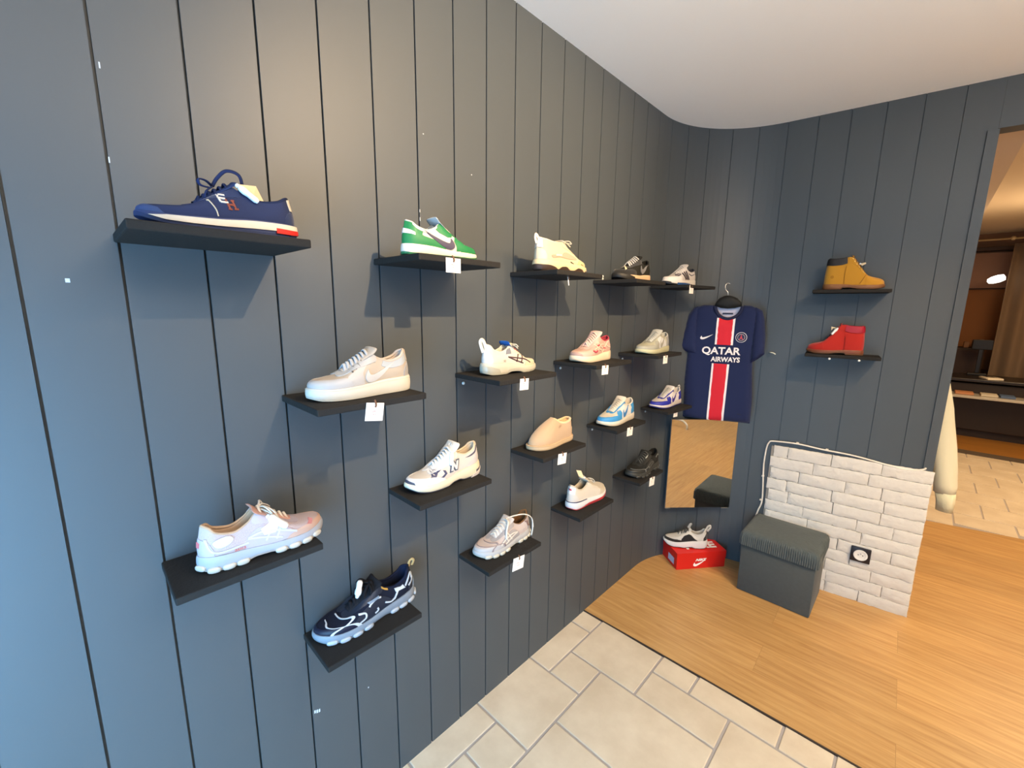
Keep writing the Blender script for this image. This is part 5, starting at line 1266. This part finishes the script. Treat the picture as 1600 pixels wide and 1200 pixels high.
mb = MB(); mb.box((.02, -.016, .62), (.60, 0, 1.07), 0, .006); mb.build('door', mat('#33211a', .6), t, False)
for i, (x, hc) in enumerate(((.42, '#6b4a30'), (.50, '#3f2a20'), (.56, '#7c5a3c'))):
    mb = MB(); mb.box((1.1+x, 8.66, 1.1005), (1.1+x+.05, 8.80, 1.18+.02*i), 0, .004); tag(mb.build('storage_box', mat(hc, .7), None, False), ('ochre box on the dark cabinet, leftmost of three', 'dark brown box on the cabinet, middle of three', 'tan box on the cabinet, tallest of three')[i], 'box')
# wall boards and dark shelf unit on the far wall
o = MB().box((.6, 8.99, .78), (2.6, 9.045, 1.90), 0, .004).build('wall_board', mat('#7a4a1c', .7), None, False); tag(o, 'orange brown board on the far wall above the counter', 'board')
o = MB().box((.6, 8.99, 1.92), (2.6, 9.045, 2.40), 0, .004).build('wall_board', mat('#8c6a58', .7), None, False); tag(o, 'pinkish brown board on the far wall below the ceiling', 'board')
o = MB().box((.6, 8.90, 2.42), (2.6, 9.045, 2.47), 0, .004).build('wall_ledge', mat('#3a281d', .6), None, False); tag(o, 'dark ledge across the top of the far wall', 'ledge')
t = thing('wall_lamp', 'small lit white lamp on the far room wall', 'lamp', (1.69, 8.55, 2.015))
LM = mat('#ffffff', .4); LM = LM.copy(); LM.node_tree.nodes['Principled BSDF'].inputs['Emission Color'].default_value = (1, .95, .85, 1); LM.node_tree.nodes['Principled BSDF'].inputs['Emission Strength'].default_value = 2.2
M0 = Matrix.Rotation(math.radians(70), 4, 'Y')
o = MB().lathe([(0, -.085), (.030, -.075), (.046, -.035), (.05, .025), (.038, .075), (0, .085)], seg=18, M=M0).build('shade', LM, t); MB().tube([(0, 0, 0), (0, .44, .0)], .012).build('bracket', mat('#6a5a4a', .5), t)
# curtain on its rod, right side of the far room
tcu = thing('curtain', 'brown curtain hanging from a rod in the far room', 'curtain', (1.80, 8.62, 0))
V = []; F = []; n = 60
for j in range(9):
    z = .03+(2.47-.03)*j/8
    for i in range(n+1):
        x = 1.15*i/n; V.append((x, .05*math.sin(x*30)+.02*math.sin(x*13+1), z))
for j in range(8):
    for i in range(n): a = j*(n+1)+i; F.append((a, a+1, a+n+2, a+n+1))
cl = mk('cloth', V, F, mat('#7c6650', .9, .2, 200, sheen=.2), tcu); sm = cl.modifiers.new('thickness', 'SOLIDIFY'); sm.thickness = .006
MB().tube([(-.9, 0, 2.53), (1.25, 0, 2.53)], .012).build('rod', mat('#b39a6e', .4), tcu)
MB().lathe([(0, -.03), (.022, -.015), (.026, 0), (.022, .015), (0, .03)], seg=14, M=Matrix.Rotation(PI/2, 4, 'Y'), c=(-.03, -.02, 2.53)).build('finial', mat('#c9b58a', .4), tcu)

# white clothes rack standing to the right, seen only in the mirror
tr = thing('clothes_rack', 'white tubular clothes rack reflected at the top of the mirror', 'clothes rack', (3.3, 1.0, .004))
WT = mat('#dcd8ce', .4)
MB().tube(crom([(-.07, .47, 0), (-.065, .465, .055), (-.045, .42, .092), (-.015, .36, .10), (0, .2, .10), (0, -.3, .10), (-.015, -.46, .10), (-.045, -.52, .092), (-.065, -.565, .055), (-.07, -.57, 0)], 5), .013).build('foot_bar', WT, tr)
for y in (.22, -.32): MB().tube([(0, y, .10), (0, y, 1.5)], .013).build('upright', WT, tr)
MB().tube([(0, -.36, 1.5), (0, .26, 1.5)], .013).build('top_rail', WT, tr)
# ------------------------------------------------------------------ light and camera
def spot(loc, tgt, e, col, ang=95, blend=.6, size=.03):  # unseen ceiling spots, assumed from the warm light and the shelf shadows
    l = bpy.data.lights.new('assumed_ceiling_spot', 'SPOT'); l.energy = e; l.color = col; l.spot_size = math.radians(ang); l.spot_blend = blend; l.shadow_soft_size = size
    o = bpy.data.objects.new('assumed_ceiling_spot', l); COL.objects.link(o); o.location = loc
    o.rotation_euler = (Vector(tgt)-Vector(loc)).to_track_quat('-Z', 'Y').to_euler(); return o
def area(name, loc, tgt, sx, sy, e, col):
    l = bpy.data.lights.new(name, 'AREA'); l.shape = 'RECTANGLE'; l.size = sx; l.size_y = sy; l.energy = e; l.color = col
    o = bpy.data.objects.new(name, l); COL.objects.link(o); o.location = loc
    o.rotation_euler = (Vector(tgt)-Vector(loc)).to_track_quat('-Z', 'Y').to_euler(); return o
WARM = (1, .70, .40)
spot((1.5, -.1, 2.52), (0, .35, 1.8), 17, WARM, 90, .9, .015)
spot((1.5, .8, 2.52), (0, 1.2, 1.85), 215, (1, .68, .37), 84, .9, .015)
spot((1.5, 1.45, 2.52), (.0, 1.8, 1.5), 52, (1, .68, .35), 84, .9, .015)
spot((1.7, 1.6, 2.52), (.75, 2.8, .55), 95, (1, .66, .34), 62, .9)
spot((2.7, 1.5, 2.52), (2.3, 1.8, 0), 140, (1, .80, .52), 105)  # unseen spot added to light the floor
area('assumed_daylight', (1.1, -.95, .8), (.0, -.72, .45), 1.2, 1.5, 104, (.25, .60, 1))  # assumed daylight: blue lamp added inside the room, set in no window
area('ceiling_fill', (2.35, .5, 1.75), (2.35, .5, 3), .5, .5, 100, (1, .97, .93))  # added upward fill that brightens the ceiling, no fixture stands here
area('added_far_room_light', (2.6, 5.2, 2.62), (2.6, 5.2, 0), 1.2, 2.6, 110, (1, .72, .42))  # assumed warm lamp under the far ceiling, out of view
area('added_far_room_light', (2.1, 6.6, 1.9), (1.8, 6.3, 2.66), .4, .4, 11, (1, .70, .40))  # unseen upward fill, added only to brighten the far ceiling
w = bpy.data.worlds.new('World'); SC.world = w; w.use_nodes = True
bg = w.node_tree.nodes['Background']; bg.inputs[0].default_value = (.5, .7, 1, 1); bg.inputs[1].default_value = .6
cam = bpy.data.cameras.new('camera'); co = bpy.data.objects.new('camera', cam); COL.objects.link(co)
cam.sensor_fit = 'HORIZONTAL'; cam.sensor_width = 36; cam.lens = 665.685*36/1600; cam.clip_start = .02
r = Vector((0.7204, 0.6935, 0.0123)); u = Vector((-0.1307, 0.1182, 0.9843)); f = r.cross(u)
co.matrix_world = Matrix(((r.x, u.x, f.x, 1.1), (r.y, u.y, f.y, 0), (r.z, u.z, f.z, 1.566), (0, 0, 0, 1)))
SC.camera = co
SC.view_settings.view_transform = 'Standard'; SC.view_settings.look = 'None'; SC.view_settings.gamma = 1; SC.view_settings.use_curve_mapping = False
SC.view_settings.exposure = 0
